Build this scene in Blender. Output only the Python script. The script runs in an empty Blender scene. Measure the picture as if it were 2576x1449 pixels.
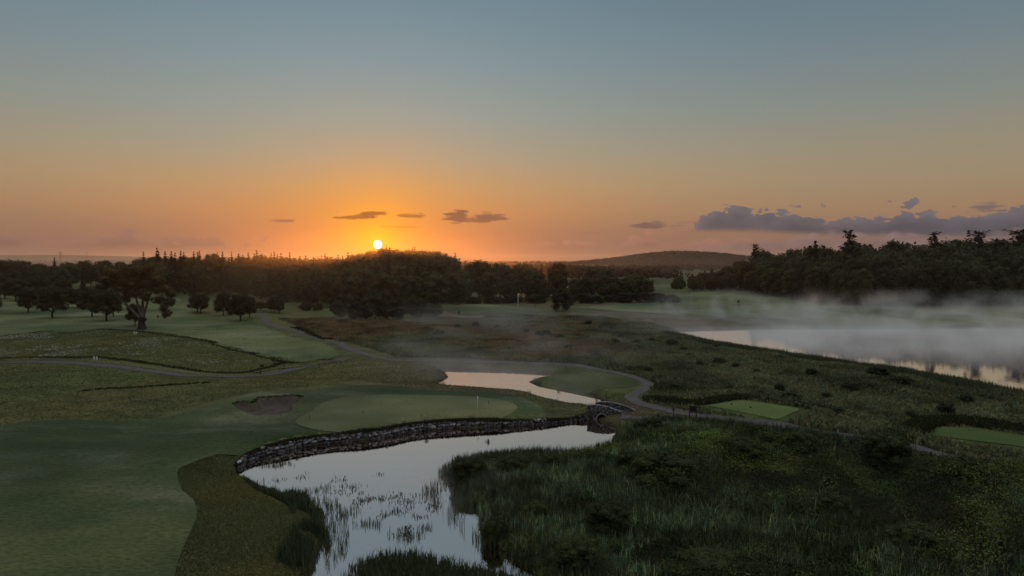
import bpy, bmesh, math, random
import numpy as np
from mathutils import Vector, Matrix
from mathutils.bvhtree import BVHTree
from mathutils.geometry import delaunay_2d_cdt

rng = np.random.default_rng(11); random.seed(11)
SC = bpy.context.scene; COL = SC.collection
F, CX, CY, HOR, H = 1717.0, 1288.0, 724.5, 655.0, 25.0
PITCH = math.atan((CY - HOR) / F); SP, CP = math.sin(PITCH), math.cos(PITCH)

def ray(px, py):
    u = (px - CX) / F; v = (CY - py) / F
    return np.array([u, CP + v * SP, -SP + v * CP])
def at(px, py, z=1.0):
    d = ray(px, py); t = (z - H) / d[2]
    return d[0] * t, d[1] * t
def atd(px, dist):            # ground position straight under a bearing, at forward distance
    return (px - CX) / F * dist, dist
def W(pts, z=1.0): return np.array([at(x, y, z) for x, y in pts])
def azel(px, py):
    d = ray(px, py); return math.degrees(math.atan2(d[0], d[1])), math.degrees(math.atan2(d[2], math.hypot(d[0], d[1])))
def lin(c):
    return tuple(((x / 255) / 12.92 if x <= 10 else (((x / 255) + .055) / 1.055) ** 2.4) for x in c)

# ------------------------------------------------------------------ numpy helpers
def vnoise(x, y, seed=0):
    xi = np.floor(x).astype(np.int64); yi = np.floor(y).astype(np.int64)
    fx = x - xi; fy = y - yi; fx = fx * fx * (3 - 2 * fx); fy = fy * fy * (3 - 2 * fy)
    def hsh(a, b):
        n = (a * 374761393 + b * 668265263 + seed * 974711) & 0x7fffffff
        n = ((n ^ (n >> 13)) * 1274126177) & 0x7fffffff
        n = n ^ (n >> 16)
        return (n & 0xffff) / 65535.0
    a = hsh(xi, yi); b = hsh(xi + 1, yi); c = hsh(xi, yi + 1); d = hsh(xi + 1, yi + 1)
    return (a + (b - a) * fx) * (1 - fy) + (c + (d - c) * fx) * fy
def fbm(x, y, s, seed=0, o=4):
    x = np.asarray(x, float) / s; y = np.asarray(y, float) / s
    r = 0; a = .5; t = 0
    for k in range(o):
        r = r + a * vnoise(x * 2 ** k + 17.3 * k, y * 2 ** k - 9.1 * k, seed + k); t += a; a *= .5
    return r / t
def sstep(a, b, x):
    t = np.clip((x - a) / (b - a), 0, 1); return t * t * (3 - 2 * t)
def inside(P, x, y):
    r = np.zeros(x.shape, bool); n = len(P)
    for i in range(n):
        x1, y1 = P[i]; x2, y2 = P[(i + 1) % n]
        if y1 == y2: continue
        c = ((y1 > y) != (y2 > y)) & (x < (x2 - x1) * (y - y1) / (y2 - y1) + x1)
        r ^= c
    return r
def dline(P, x, y, closed=False):
    d = np.full(x.shape, 1e9); n = len(P)
    for i in range(n if closed else n - 1):
        ax, ay = P[i]; bx, by = P[(i + 1) % n]; vx, vy = bx - ax, by - ay
        L = vx * vx + vy * vy + 1e-9
        t = np.clip(((x - ax) * vx + (y - ay) * vy) / L, 0, 1)
        d = np.minimum(d, (x - ax - t * vx) ** 2 + (y - ay - t * vy) ** 2)
    return np.sqrt(d)
def sdf(P, x, y, far=60.0):
    """signed distance, positive outside; only exact near the polygon"""
    P = np.asarray(P); out = np.full(x.shape, float(far))
    lo = P.min(0) - far; hi = P.max(0) + far
    m = (x > lo[0]) & (x < hi[0]) & (y > lo[1]) & (y < hi[1])
    if m.any():
        xs, ys = x[m], y[m]; d = dline(P, xs, ys, True)
        out[m] = np.where(inside(P, xs, ys), -d, d)
    return out
def smooth(P, step=1.0, closed=True, k=6):
    P = np.asarray(P, float); n = len(P); o = []
    for i in range(n if closed else n - 1):
        if closed: p0, p1, p2, p3 = P[i - 1], P[i], P[(i + 1) % n], P[(i + 2) % n]
        else: p0, p1, p2, p3 = P[max(i - 1, 0)], P[i], P[i + 1], P[min(i + 2, n - 1)]
        m = max(2, min(k * 4, int(np.linalg.norm(p2 - p1) / step)))
        for j in range(m):
            t = j / m
            o.append(.5 * ((2 * p1) + (p2 - p0) * t + (2 * p0 - 5 * p1 + 4 * p2 - p3) * t * t + (3 * p1 - p0 - 3 * p2 + p3) * t ** 3))
    if not closed: o.append(P[-1])
    return np.array(o)

def grow(P, d):
    P = np.asarray(P); t = np.roll(P, -1, 0) - np.roll(P, 1, 0); t /= np.linalg.norm(t, axis=1)[:, None] + 1e-9
    n = np.stack([t[:, 1], -t[:, 0]], 1); a = .5 * np.sum(P[:, 0] * np.roll(P[:, 1], -1) - np.roll(P[:, 0], -1) * P[:, 1])
    return P + n * (d if a > 0 else -d)

# ------------------------------------------------------------------ materials
def mat(name):
    m = bpy.data.materials.new(name); m.use_nodes = True; m.node_tree.nodes.clear(); return m
class NT:
    def __init__(s, tree): s.t = tree
    def n(s, ty, **kw):
        x = s.t.nodes.new(ty)
        for k, v in kw.items(): setattr(x, k, v)
        return x
    def l(s, a, b): s.t.links.new(a, b)
    def put(s, sock, v):
        if isinstance(v, bpy.types.NodeSocket): s.l(v, sock)
        elif isinstance(v, (tuple, list)) and len(v) == 3 and sock.type == 'RGBA': sock.default_value = (*v, 1)
        else: sock.default_value = v
    def m(s, op, a, b=0.0, c=0.0, clamp=False):
        x = s.n('ShaderNodeMath', operation=op, use_clamp=clamp)
        s.put(x.inputs[0], a); s.put(x.inputs[1], b); s.put(x.inputs[2], c); return x.outputs[0]
    def mix(s, f, a, b, blend='MIX'):
        x = s.n('ShaderNodeMix', data_type='RGBA', blend_type=blend)
        s.put(x.inputs[0], f); s.put(x.inputs[6], a); s.put(x.inputs[7], b); return x.outputs[2]
    def noise(s, vec, scale, detail=3, rough=.55):
        x = s.n('ShaderNodeTexNoise'); s.l(vec, x.inputs['Vector'])
        x.inputs['Scale'].default_value = scale; x.inputs['Detail'].default_value = detail; x.inputs['Roughness'].default_value = rough
        return x.outputs['Fac']
    def ss(s, v, a, b):
        x = s.n('ShaderNodeMapRange', interpolation_type='SMOOTHSTEP'); s.put(x.inputs[0], v)
        x.inputs[1].default_value = a; x.inputs[2].default_value = b; return x.outputs[0]
def finish(g, color, rough=.9, spec=.15, bump=None, dist=.1, bstr=1.0, trans=0.0):
    b = g.n('ShaderNodeBsdfPrincipled'); g.put(b.inputs['Base Color'], color); g.put(b.inputs['Roughness'], rough)
    b.inputs['Specular IOR Level'].default_value = spec
    if bump is not None:
        bp = g.n('ShaderNodeBump'); bp.inputs['Distance'].default_value = dist; bp.inputs['Strength'].default_value = bstr
        g.l(bump, bp.inputs['Height']); g.l(bp.outputs[0], b.inputs['Normal'])
    o = g.n('ShaderNodeOutputMaterial'); out = b.outputs[0]
    if trans:
        t = g.n('ShaderNodeBsdfTranslucent'); g.put(t.inputs[0], color)
        mx = g.n('ShaderNodeMixShader'); mx.inputs[0].default_value = trans
        g.l(b.outputs[0], mx.inputs[1]); g.l(t.outputs[0], mx.inputs[2]); out = mx.outputs[0]
    g.l(out, o.inputs['Surface'])

def m_grass(name, c1, c2, dew, patch=.03, fine=2.0, dewamt=.35, bump=.12, stretch=(1, 2.2, 1)):
    """mown turf: two greens in patches, pale dew in streaks, fine blade grain"""
    m = mat(name); g = NT(m.node_tree)
    pos = g.n('ShaderNodeNewGeometry').outputs['Position']
    mp = g.n('ShaderNodeMapping'); g.l(pos, mp.inputs[0]); mp.inputs['Scale'].default_value = stretch
    v = mp.outputs[0]
    p = g.ss(g.noise(v, patch, 4, .6), .38, .62)
    c = g.mix(p, c1, c2)
    d = g.m('MULTIPLY', g.ss(g.noise(v, patch * 1.7, 5, .62), .47, .68), dewamt)
    c = g.mix(d, c, dew)
    big = g.noise(pos, .018, 4, .6); c = g.mix(1.0, c, g.mix(g.ss(big, .36, .64), (.52, .60, .58), (1.34, 1.24, 1.2)), 'MULTIPLY')  # broad patches: uneven dew, and painted light and dark for rolling turf
    f = g.noise(v, fine, 3, .7)
    c = g.mix(1.0, c, g.mix(g.ss(f, .25, .75), (.62, .62, .62), (1.35, 1.35, 1.3)), 'MULTIPLY')
    h = g.m('ADD', g.m('MULTIPLY', g.noise(v, .35, 4), 1.6), f)
    finish(g, c, .85, .12, h, bump, 1.0)
    return m

def m_tint(name, base, var=.35, rough=.85, trans=.0, spec=.12, scale=.25, objvar=.25):
    """foliage: base colour times per-plant 'tint' attribute, noise clumps and an object-random shift"""
    m = mat(name); g = NT(m.node_tree)
    a = g.n('ShaderNodeAttribute', attribute_name='tint').outputs['Color']
    pos = g.n('ShaderNodeNewGeometry').outputs['Position']
    n = g.noise(pos, scale, 3, .6)
    oi = g.n('ShaderNodeObjectInfo').outputs['Random']
    k = g.m('ADD', g.m('MULTIPLY_ADD', n, var * 2, 1 - var), g.m('MULTIPLY_ADD', oi, objvar, -objvar / 2))
    kc = g.n('ShaderNodeCombineColor'); g.l(k, kc.inputs[0]); g.l(k, kc.inputs[1]); g.l(k, kc.inputs[2])
    c = g.mix(1.0, g.mix(1.0, base, a, 'MULTIPLY'), kc.outputs[0], 'MULTIPLY')
    finish(g, c, rough, spec, trans=trans)
    return m

def m_plain(name, c, rough=.8, spec=.3, var=.2, scale=3.0, bump=.02, metallic=0):
    m = mat(name); g = NT(m.node_tree)
    pos = g.n('ShaderNodeNewGeometry').outputs['Position']
    n = g.noise(pos, scale, 5, .65)
    c2 = g.mix(g.ss(n, .3, .7), tuple(x * (1 - var) for x in c), tuple(x * (1 + var) for x in c))
    finish(g, c2, rough, spec, n, bump)
    return m

def m_stone(name, c, scale=2.5):
    m = mat(name); g = NT(m.node_tree)
    a = g.n('ShaderNodeAttribute', attribute_name='tint').outputs['Color']
    pos = g.n('ShaderNodeNewGeometry').outputs['Position']
    n = g.noise(pos, scale, 6, .65); l = g.ss(g.noise(pos, scale * 2.2, 4, .6), .55, .68)
    c1 = g.mix(g.ss(n, .3, .72), tuple(x * .55 for x in c), tuple(x * 1.35 for x in c))
    c1 = g.mix(g.m('MULTIPLY', l, .45), c1, (.30, .30, .27))
    c1 = g.mix(1.0, c1, a, 'MULTIPLY')
    finish(g, c1, .85, .25, n, .06)
    return m

# ------------------------------------------------------------------ mesh builder
class MB:
    def __init__(s): s.v = []; s.q = []; s.t = []; s.cq = []; s.ct = []; s.n = 0; s.col = []
    def add(s, v, faces4=None, faces3=None, col=(1, 1, 1)):
        v = np.asarray(v, float).reshape(-1, 3)
        if faces4 is not None and len(faces4): s.q.append(np.asarray(faces4, int).reshape(-1, 4) + s.n)
        if faces3 is not None and len(faces3): s.t.append(np.asarray(faces3, int).reshape(-1, 3) + s.n)
        c = np.asarray(col, float)
        if c.ndim == 1: c = np.tile(c, (len(v), 1))
        s.col.append(c); s.v.append(v); s.n += len(v)
    def mesh(s, name, material, smooth_=False):
        V = np.concatenate(s.v); Q = np.concatenate(s.q) if s.q else np.zeros((0, 4), int); T = np.concatenate(s.t) if s.t else np.zeros((0, 3), int)
        me = bpy.data.meshes.new(name)
        me.vertices.add(len(V)); me.vertices.foreach_set('co', V.astype(np.float32).ravel())
        idx = np.concatenate([Q.ravel(), T.ravel()]).astype(np.int32)
        me.loops.add(len(idx)); me.loops.foreach_set('vertex_index', idx)
        st = np.concatenate([np.arange(len(Q)) * 4, len(Q) * 4 + np.arange(len(T)) * 3]).astype(np.int32)
        me.polygons.add(len(st)); me.polygons.foreach_set('loop_start', st)
        if smooth_: me.polygons.foreach_set('use_smooth', np.ones(len(st), bool))
        me.update(calc_edges=True); me.validate()
        ca = me.color_attributes.new('tint', 'FLOAT_COLOR', 'POINT')
        C = np.concatenate([np.concatenate(s.col), np.ones((len(V), 1))], 1).astype(np.float32)
        if len(me.vertices) == len(V): ca.data.foreach_set('color', C.ravel())
        me.materials.append(material)
        return me
    def obj(s, name, material, parent=None, smooth_=False, loc=None):
        o = bpy.data.objects.new(name, s.mesh(name, material, smooth_)); COL.objects.link(o)
        if parent is not None: o.parent = parent
        if loc is not None: o.location = loc
        return o
def tag(o, label=None, cat=None, group=None, kind=None):
    if label: o['label'] = label
    if cat: o['category'] = cat
    if group: o['group'] = group
    if kind: o['kind'] = kind
    return o
def empty(name, loc, rz=0, sc=1):
    o = bpy.data.objects.new(name, None); COL.objects.link(o); o.location = loc; o.rotation_euler = (0, 0, rz); o.scale = (sc, sc, sc)
    o.empty_display_size = .3; return o
def copy_tree(o, parent=None):
    c = o.copy(); COL.objects.link(c)
    if parent is not None: c.parent = parent
    for ch in o.children: copy_tree(ch, c)
    return c

def tube(mb, pts, rad, sides=7, col=(1, 1, 1), cap=True, wob=0.0):
    pts = [Vector(p) for p in pts]; n = len(pts); vs = []
    for i, p in enumerate(pts):
        d = (pts[min(i + 1, n - 1)] - pts[max(i - 1, 0)]).normalized()
        a = d.cross(Vector((0, 1, 0)) if abs(d.y) < .9 else Vector((1, 0, 0))).normalized(); b = d.cross(a)
        for k in range(sides):
            t = 2 * math.pi * k / sides; r = rad[i] * (1 + wob * math.sin(3 * t + i * .8) + wob * .6 * math.sin(7 * t + i))
            vs.append(p + a * math.cos(t) * r + b * math.sin(t) * r)
    f = [(i * sides + k, i * sides + (k + 1) % sides, (i + 1) * sides + (k + 1) % sides, (i + 1) * sides + k) for i in range(n - 1) for k in range(sides)]
    tr = []
    if cap:
        vs.append(pts[-1]); c = len(vs) - 1
        tr = [((n - 1) * sides + k, (n - 1) * sides + (k + 1) % sides, c) for k in range(sides)]
    mb.add([tuple(v) for v in vs], f, tr, col)
def box(mb, c, s, rz=0, col=(1, 1, 1), bev=0.0):
    x, y, z = s[0] / 2, s[1] / 2, s[2] / 2
    if bev <= 0:
        v = np.array([[a * x, b * y, d * z] for d in (-1, 1) for b in (-1, 1) for a in (-1, 1)], float)
        f = [(0, 2, 3, 1), (4, 5, 7, 6), (0, 1, 5, 4), (2, 6, 7, 3), (0, 4, 6, 2), (1, 3, 7, 5)]
        fs3 = None
    else:
        bm = bmesh.new(); bmesh.ops.create_cube(bm, size=1); bmesh.ops.scale(bm, vec=(2 * x, 2 * y, 2 * z), verts=bm.verts)
        bmesh.ops.bevel(bm, geom=bm.edges[:], offset=bev, segments=1, affect='EDGES'); bmesh.ops.triangulate(bm, faces=bm.faces[:])
        bm.verts.index_update(); v = np.array([t.co[:] for t in bm.verts]); fs3 = [[q.index for q in t.verts] for t in bm.faces]; f = None; bm.free()
    R = np.array([[math.cos(rz), -math.sin(rz), 0], [math.sin(rz), math.cos(rz), 0], [0, 0, 1]])
    mb.add(v @ R.T + np.array(c), f, fs3, col)

def ico(sub=2):
    bm = bmesh.new(); bmesh.ops.create_icosphere(bm, subdivisions=sub, radius=1)
    v = np.array([a.co[:] for a in bm.verts]); f = np.array([[q.index for q in a.verts] for a in bm.faces]); bm.free(); return v, f
ICO1, ICO2 = ico(1), ico(2)

def quads(P, N, sx, sy, tilt=.6, r=rng):
    """leaf-clump quads at P facing roughly N"""
    n = len(P); Nn = N + r.normal(0, tilt, (n, 3)); Nn /= np.linalg.norm(Nn, axis=1)[:, None] + 1e-9
    T = np.cross(Nn, r.normal(0, 1, (n, 3))); T /= np.linalg.norm(T, axis=1)[:, None] + 1e-9
    B = np.cross(Nn, T); sx = np.broadcast_to(sx, n)[:, None] * r.uniform(.6, 1.3, (n, 1)); sy = np.broadcast_to(sy, n)[:, None] * r.uniform(.6, 1.3, (n, 1))
    c = r.uniform(.45, 1.0, (n, 4, 1))
    V = np.stack([P - T * sx * c[:, 0], P - B * sy * c[:, 1] + Nn * sx * .2, P + T * sx * c[:, 2], P + B * sy * c[:, 3] + Nn * sx * .1], 1)
    return V.reshape(-1, 3), np.arange(n * 4).reshape(n, 4)

def blob_leaves(mb, blobs, dens, leaf, core=True, r=rng, tintv=.3, warm=.0):
    for b in blobs:
        c = np.array(b[:3]); R = np.array(b[3:6]); a = (R[0] * R[1] + R[0] * R[2] + R[1] * R[2]) / 3
        n = int(dens * 4 * math.pi * a / (leaf * leaf))
        d = r.normal(0, 1, (n, 3)); d /= np.linalg.norm(d, axis=1)[:, None]
        rad = r.uniform(.68, 1.08, (n, 1)) * (1 + .16 * np.sin(d[:, :1] * 7 + b[0]) * np.sin(d[:, 2:3] * 6 + b[1]))
        P = c + d * R * rad
        V, Q = quads(P, d, leaf * .62, leaf * .62, .55, r)
        t = r.uniform(1 - tintv, 1 + tintv, (n, 1)); tc = np.concatenate([t * (1 + warm), t, t * (1 - warm)], 1)
        mb.add(V, Q, None, np.repeat(tc, 4, 0))
        if core:
            v, f = ICO1
            mb.add(c + v * R * .72 * (1 + .1 * r.normal(size=(len(v), 1))), None, f, (.8, .8, .8))

def blades(mb, x, y, z0, h, w, lean=.25, n=3, r=rng, tint=(.7, 1.3), warmv=.15, spread=.1, tc=None):
    """n bent blades per plant, five vertices each; x,y,z0,h,w arrays"""
    N = len(x)
    for k in range(n):
        a = r.uniform(0, 2 * math.pi, N); f = r.uniform(0, 2 * math.pi, N)
        bx = x + r.normal(0, 1, N) * spread; by = y + r.normal(0, 1, N) * spread
        hh = h * r.uniform(.6, 1.1, N); L = np.abs(r.normal(0, lean, N)) * hh
        cx, cy = np.cos(a), np.sin(a); wx, wy = np.cos(f) * w / 2, np.sin(f) * w / 2
        mx, my, mz = bx + cx * L * .3, by + cy * L * .3, z0 + hh * .6
        tx, ty, tz = bx + cx * L, by + cy * L, z0 + hh * np.clip(1 - L / hh * .25, .5, 1)
        V = np.stack([np.stack([bx - wx, by - wy, z0 - .03], 1), np.stack([bx + wx, by + wy, z0 - .03], 1),
                      np.stack([mx + wx, my + wy, mz], 1), np.stack([mx - wx, my - wy, mz], 1), np.stack([tx, ty, tz], 1)], 1).reshape(-1, 3)
        i = np.arange(N) * 5
        t = r.uniform(tint[0], tint[1], (N, 1)); wv = r.normal(0, warmv, (N, 1))
        c = np.concatenate([t * (1 + wv), t, t * (1 - wv)], 1)
        if tc is not None: c = c * tc
        mb.add(V, np.stack([i, i + 1, i + 2, i + 3], 1), np.stack([i + 3, i + 2, i + 4], 1), np.repeat(np.clip(c, 0, 4), 5, 0))

# ------------------------------------------------------------------ plan of the place (photo readings turned into metres)
WALL_LINE = [(607, 1180), (640, 1157), (706, 1139), (781, 1124), (894, 1111), (969, 1102), (1043, 1088), (1143, 1079), (1243, 1075), (1288, 1074), (1363, 1069), (1438, 1062), (1478, 1057)]
POND = smooth(W(WALL_LINE + [(1490, 1050), (1500, 1040), (1508, 1030), (1500, 1022)], 0), 1.5)  # placeholder replaced below
P_LOW = W(WALL_LINE + [(1498, 1050), (1505, 1055), (1511, 1063), (1522, 1069), (1540, 1074), (1552, 1085), (1540, 1099), (1536, 1122), (1500, 1136), (1427, 1152), (1340, 1154),
      (1268, 1158), (1190, 1166), (1156, 1180), (1130, 1203), (1137, 1231), (1174, 1262), (1206, 1286), (1202, 1314), (1214, 1351), (1262, 1380), (1300, 1412), (1364, 1455), (1440, 1560), (1380, 1700),
      (760, 1720), (735, 1560), (757, 1449), (768, 1414), (793, 1389), (808, 1359), (804, 1326), (786, 1289), (755, 1272), (710, 1251), (655, 1231), (614, 1204)], 0)
P_UP = W([(1108, 928), (1180, 931), (1287, 934), (1362, 937), (1408, 942), (1376, 952), (1329, 960.5), (1362, 968), (1437, 983), (1480, 992), (1506, 1003), (1513, 1012),
      (1518, 1024), (1514, 1034), (1500, 1034), (1484, 1024), (1448, 1021), (1400, 1012.5), (1370, 1004.5), (1337, 995), (1288, 988.5), (1248, 986), (1188, 982), (1133, 977),
      (1094, 969), (1093, 962), (1118, 955), (1127, 947), (1113, 935)], 0)
P_LAKE = W([(1690, 842), (1720, 834), (1800, 830), (1950, 827), (2200, 826), (2700, 822), (3300, 830), (3600, 1000), (3100, 1090), (2800, 1040), (2576, 1003), (2480, 985), (2388, 966), (2300, 948), (2181, 930), (2031, 908), (1931, 891),
      (1850, 878), (1787, 868), (1740, 856)], 0)
S_LOW, S_UP, S_LAKE = smooth(P_LOW, 1.2), smooth(P_UP, 1.2), smooth(P_LAKE, 6)
WL = smooth(W(WALL_LINE, 0), .6, False, 50)
TEE1 = W([(1783, 1021.5), (1788, 1019.5), (1858, 1007.5), (1868, 1007.5), (2008, 1028.5), (2012, 1031), (1960, 1054.5), (1950, 1055)], 1.5)
TEE2 = W([(2371, 1076), (2450, 1083), (2585, 1100), (2640, 1110), (2600, 1130), (2546, 1121), (2346, 1097)], 1.6)
BUNKER = smooth(W([(588, 1021), (612, 1017), (640, 1018), (648, 1009), (694, 1003), (736, 998.5), (757, 1003), (754, 1012), (733, 1023), (733, 1035), (706, 1046), (669, 1050), (640, 1047), (605, 1037)], 1.6), 1.0)
GREEN = smooth(W([(744, 1062), (751, 1049), (784, 1032), (806, 1014), (844, 1002), (894, 994), (969, 990.6), (1068, 992.5), (1193, 995), (1256, 1000.6), (1290, 1009), (1302, 1021), (1283, 1034), (1243, 1042), (1143, 1047), (1043, 1054), (969, 1066.8), (894, 1075.5), (819, 1078), (769, 1073)], 1.8), 2)
ISLE = smooth(W([(1345, 958), (1400, 947), (1470, 941), (1540, 948), (1603, 960), (1600, 970), (1560, 975), (1480, 975), (1390, 966)], 1.2), 2)
MAINPATH = smooth(W([(560, 789), (640, 793), (662, 800), (668, 812), (700, 828), (750, 838), (805, 851), (850, 868), (905, 889), (970, 902), (1080, 908), (1200, 910), (1340, 914), (1450, 921), (1530, 934), (1590, 948), (1622, 961), (1632, 974), (1606, 987), (1588, 998), (1603, 1014), (1638, 1025),
      (1690, 1037), (1750, 1047), (1838, 1058), (1931, 1070), (2006, 1079), (2100, 1092), (2181, 1103), (2260, 1118), (2400, 1150), (2700, 1210)], 1.0), 1.0, False, 100)
LEFTPATH = smooth(W([(-400, 940), (-200, 928), (0, 920), (125, 918.5), (250, 924), (375, 937), (500, 946), (575, 947), (644, 943), (710, 932), (770, 919), (840, 909), (885, 900)], 1.0), 1.0, False, 100)
SPUR = smooth(W([(1562, 1047), (1600, 1050), (1650, 1049), (1700, 1044)], 1.2), .8, False, 50)
B0, B1 = np.array([12.05, 107.5]), np.array([16.8, 105.0])          # bridge: near face from end to end
BD = (B1 - B0) / np.linalg.norm(B1 - B0); BN = np.array([-BD[1], BD[0]])  # BN points away from the viewer
BW = 3.0
BC = (B0 + B1) / 2 + BN * BW / 2

def wtop(px): return np.interp(px, [600, 640, 700, 1150, 1288, 1363, 1440, 1500], [.6, .95, 1.22, 1.25, .9, .68, .38, .9])
def height(x, y):
    x = np.asarray(x, float); y = np.asarray(y, float)
    left = sstep(10, -40, x) * sstep(330, 200, y)
    h = .75 + .5 * fbm(x, y, 38, 3) + left * 2.6 * (fbm(x, y, 24, 5, 3) - .5)
    h = h + sstep(200, 420, y) * (1.2 * fbm(x, y, 90, 8) + .5) + sstep(600, 1500, y) * 4 * fbm(x, y, 400, 9)
    rough = sstep(-10, 10, x) * sstep(260, 180, y)
    h = h + rough * .5 * (fbm(x, y, 5, 21, 3) - .4)
    # green plateau behind the stone wall
    gp = W([(600, 1150), (660, 1050), (800, 975), (1000, 965), (1300, 985), (1400, 1030), (1485, 1050), (1300, 1080), (1000, 1100), (700, 1150)], 1.5)
    ds = sdf(gp, x, y); pxx = x / np.maximum(y, 1) * F + CX
    h = h + (np.interp(pxx, [1150, 1300, 1480], [1.5, 1.25, 1.0]) - h) * sstep(7, 0, ds)
    for T, top in ((TEE1, 1.5), (TEE2, 1.6)):
        d = sdf(T, x, y); h = h + (top - h) * sstep(5.5, .2, d)
    d = sdf(ISLE, x, y); h = h + (1.15 - h) * sstep(5, 0, d)
    d = sdf(BUNKER, x, y); h = h + .34 * sstep(2.4, .1, d) - 1.25 * sstep(.1, -.9, d)
    # hills
    def g(px, dist, sx, sy, a):
        cx, cy = atd(px, dist); return a * np.exp(-((x - cx) / sx) ** 2 - ((y - cy) / sy) ** 2)
    h = h + g(1015, 640, 52, 75, 18) + g(560, 560, 160, 70, 4) + g(2400, 480, 120, 70, 5) + g(1650, 560, 60, 60, 0.5)
    h = h + g(1690, 2150, 210, 320, 36) + g(1840, 2150, 130, 300, 10) + g(1300, 3000, 500, 400, 8) + g(250, 2500, 700, 500, 10) + g(100, 6500, 1500, 500, 72) + g(600, 7200, 1300, 500, 45) + g(-1200, 6500, 1800, 500, 60) + g(2600, 5500, 2000, 600, 40)
    h = h + g(1990, 560, 60, 60, 2)
    # banks and beds
    near = y < 330
    for S, wid in ((S_LOW, 2.2), (S_UP, 2.4), (S_LAKE, 7.0)):
        d = sdf(S, x, y, 30)
        bank = np.where(d > 0, h * sstep(-.3, wid, d) + .0, -1.1 * sstep(.3, -2.5, d) - .02)
        bank = np.where(d > 0, np.maximum(bank, .02 + d * .12), bank)
        h = np.where(d < wid, np.where(d > 0, np.minimum(bank, np.maximum(h, .1)), bank), h)
    # along the wall the turf stands right up to the top of the stones
    dw = dline(WL, x, y); dl = sdf(S_LOW, x, y, 30); fade = sstep(607, 800, (x / np.maximum(y, 1)) * F + CX)
    up = np.where(dl < .45, -.8, np.where(dl < .95, -.8 + (wtop(pxx) + .83) * (dl - .45) / .5, wtop(pxx) + .03))
    wm = (dw < 4) & (y > 60) & (x < B0[0] + .3) & (dl > -2)
    wt = sstep(4, 1.6, dw)
    h = np.where(wm, h + (up - h) * wt, h)
    # approach ramps of the bridge
    lx = (x - BC[0]) * BD[0] + (y - BC[1]) * BD[1]; ly = (x - BC[0]) * BN[0] + (y - BC[1]) * BN[1]
    ra = (np.abs(ly) < 2.6) & (np.abs(lx) > 1.9) & (np.abs(lx) < 7)
    wr = sstep(2.6, 1.3, np.abs(ly)) * sstep(7, 3.5, np.abs(lx))
    h = np.where(ra, h + (np.maximum(h, 1.15) - h) * wr, h)
    return h

# ------------------------------------------------------------------ ground
def ground():
    ys = [-60.0]
    while ys[-1] < 12500:
        y = ys[-1]
        st = 3.0 if y < 40 else .55 if y < 135 else max(.9, (y - 60) * .012) if y < 700 else y * .02
        ys.append(y + st)
    ys = np.array(ys)
    un = np.concatenate([-np.geomspace(3.2, .56, 26)[:-1], np.linspace(-.55, .62, 430), np.geomspace(.63, 3.2, 26)[1:]])
    Y, U = np.meshgrid(ys, un, indexing='ij'); X = U * (Y + 80)
    Z = height(X.ravel(), Y.ravel()).reshape(X.shape)
    n, m = X.shape
    V = np.stack([X, Y, Z], -1).reshape(-1, 3)
    i = (np.arange(n - 1)[:, None] * m + np.arange(m - 1)).ravel()
    Q = np.stack([i, i + 1, i + m + 1, i + m], 1)
    x, y = V[:, 0], V[:, 1]; px = x / np.maximum(y, 1) * F + CX
    def C(a): return np.array(a)
    olive, brown, marsh, marshb, far, dirt = C((.088, .114, .048)), C((.104, .108, .050)), C((.082, .092, .046)), C((.105, .082, .058)), C((.072, .090, .045)), C((.024, .024, .015))
    k = sstep(.35, .65, fbm(x, y, 22, 31))[:, None]
    c = olive * (1 - k) + brown * k
    mz = (sstep(-35, -5, x - (y - 150) * .0) * sstep(95, 110, y))[:, None]
    mz = np.maximum(mz, (sstep(-70, -30, x) * sstep(175, 190, y))[:, None])
    k2 = sstep(.3, .62, fbm(x, y, 30, 41))[:, None]
    c = c * (1 - mz) + mz * (marsh * (1 - k2) + marshb * k2)
    fz = sstep(330, 420, y)[:, None]; c = c * (1 - fz) + far * fz
    near = ((sstep(5, 9, x) * sstep(100, 92, y)))[:, None]; c = c * (1 - near) + dirt * near
    for S in (S_LOW, S_UP, S_LAKE):
        d = sdf(S, x, y, 8)[:, None]; w = sstep(1.2, 0, d); c = c * (1 - w) + dirt * w
    turf = C((.072, .094, .035))
    for S, w0 in ((TEE1, 4.5), (TEE2, 4.5), (ISLE, 13)):
        w = sstep(w0, w0 * .55, sdf(S, x, y, 20))[:, None] * (sdf(S_UP, x, y, 8) > .8)[:, None]; c = c * (1 - w) + turf * w
    c = c * (.85 + .3 * fbm(x, y, 4, 77)[:, None])
    mb = MB(); mb.add(V, Q, None, c)
    m = mat('rough_ground'); g = NT(m.node_tree)
    a = g.n('ShaderNodeAttribute', attribute_name='tint').outputs['Color']
    pos = g.n('ShaderNodeNewGeometry').outputs['Position']
    mp = g.n('ShaderNodeMapping'); g.l(pos, mp.inputs[0]); mp.inputs['Scale'].default_value = (1, 1.8, 1); v = mp.outputs[0]
    f = g.noise(v, 1.6, 5, .72); f2 = g.noise(v, .12, 4, .6)
    cc = g.mix(1.0, a, g.mix(g.ss(f, .28, .75), (.66, .68, .66), (1.34, 1.3, 1.3)), 'MULTIPLY')
    cc = g.mix(1.0, cc, g.mix(g.ss(f2, .35, .65), (.75, .8, .75), (1.3, 1.22, 1.15)), 'MULTIPLY')
    finish(g, cc, .9, .1, g.m('ADD', f, g.m('MULTIPLY', f2, 1.0)), .3)
    o = mb.obj('ground', m, smooth_=True); tag(o, kind='structure')
    return o
GROUND = ground()
_d = GROUND.data
BVH = BVHTree.FromObject(GROUND, bpy.context.evaluated_depsgraph_get())
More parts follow.
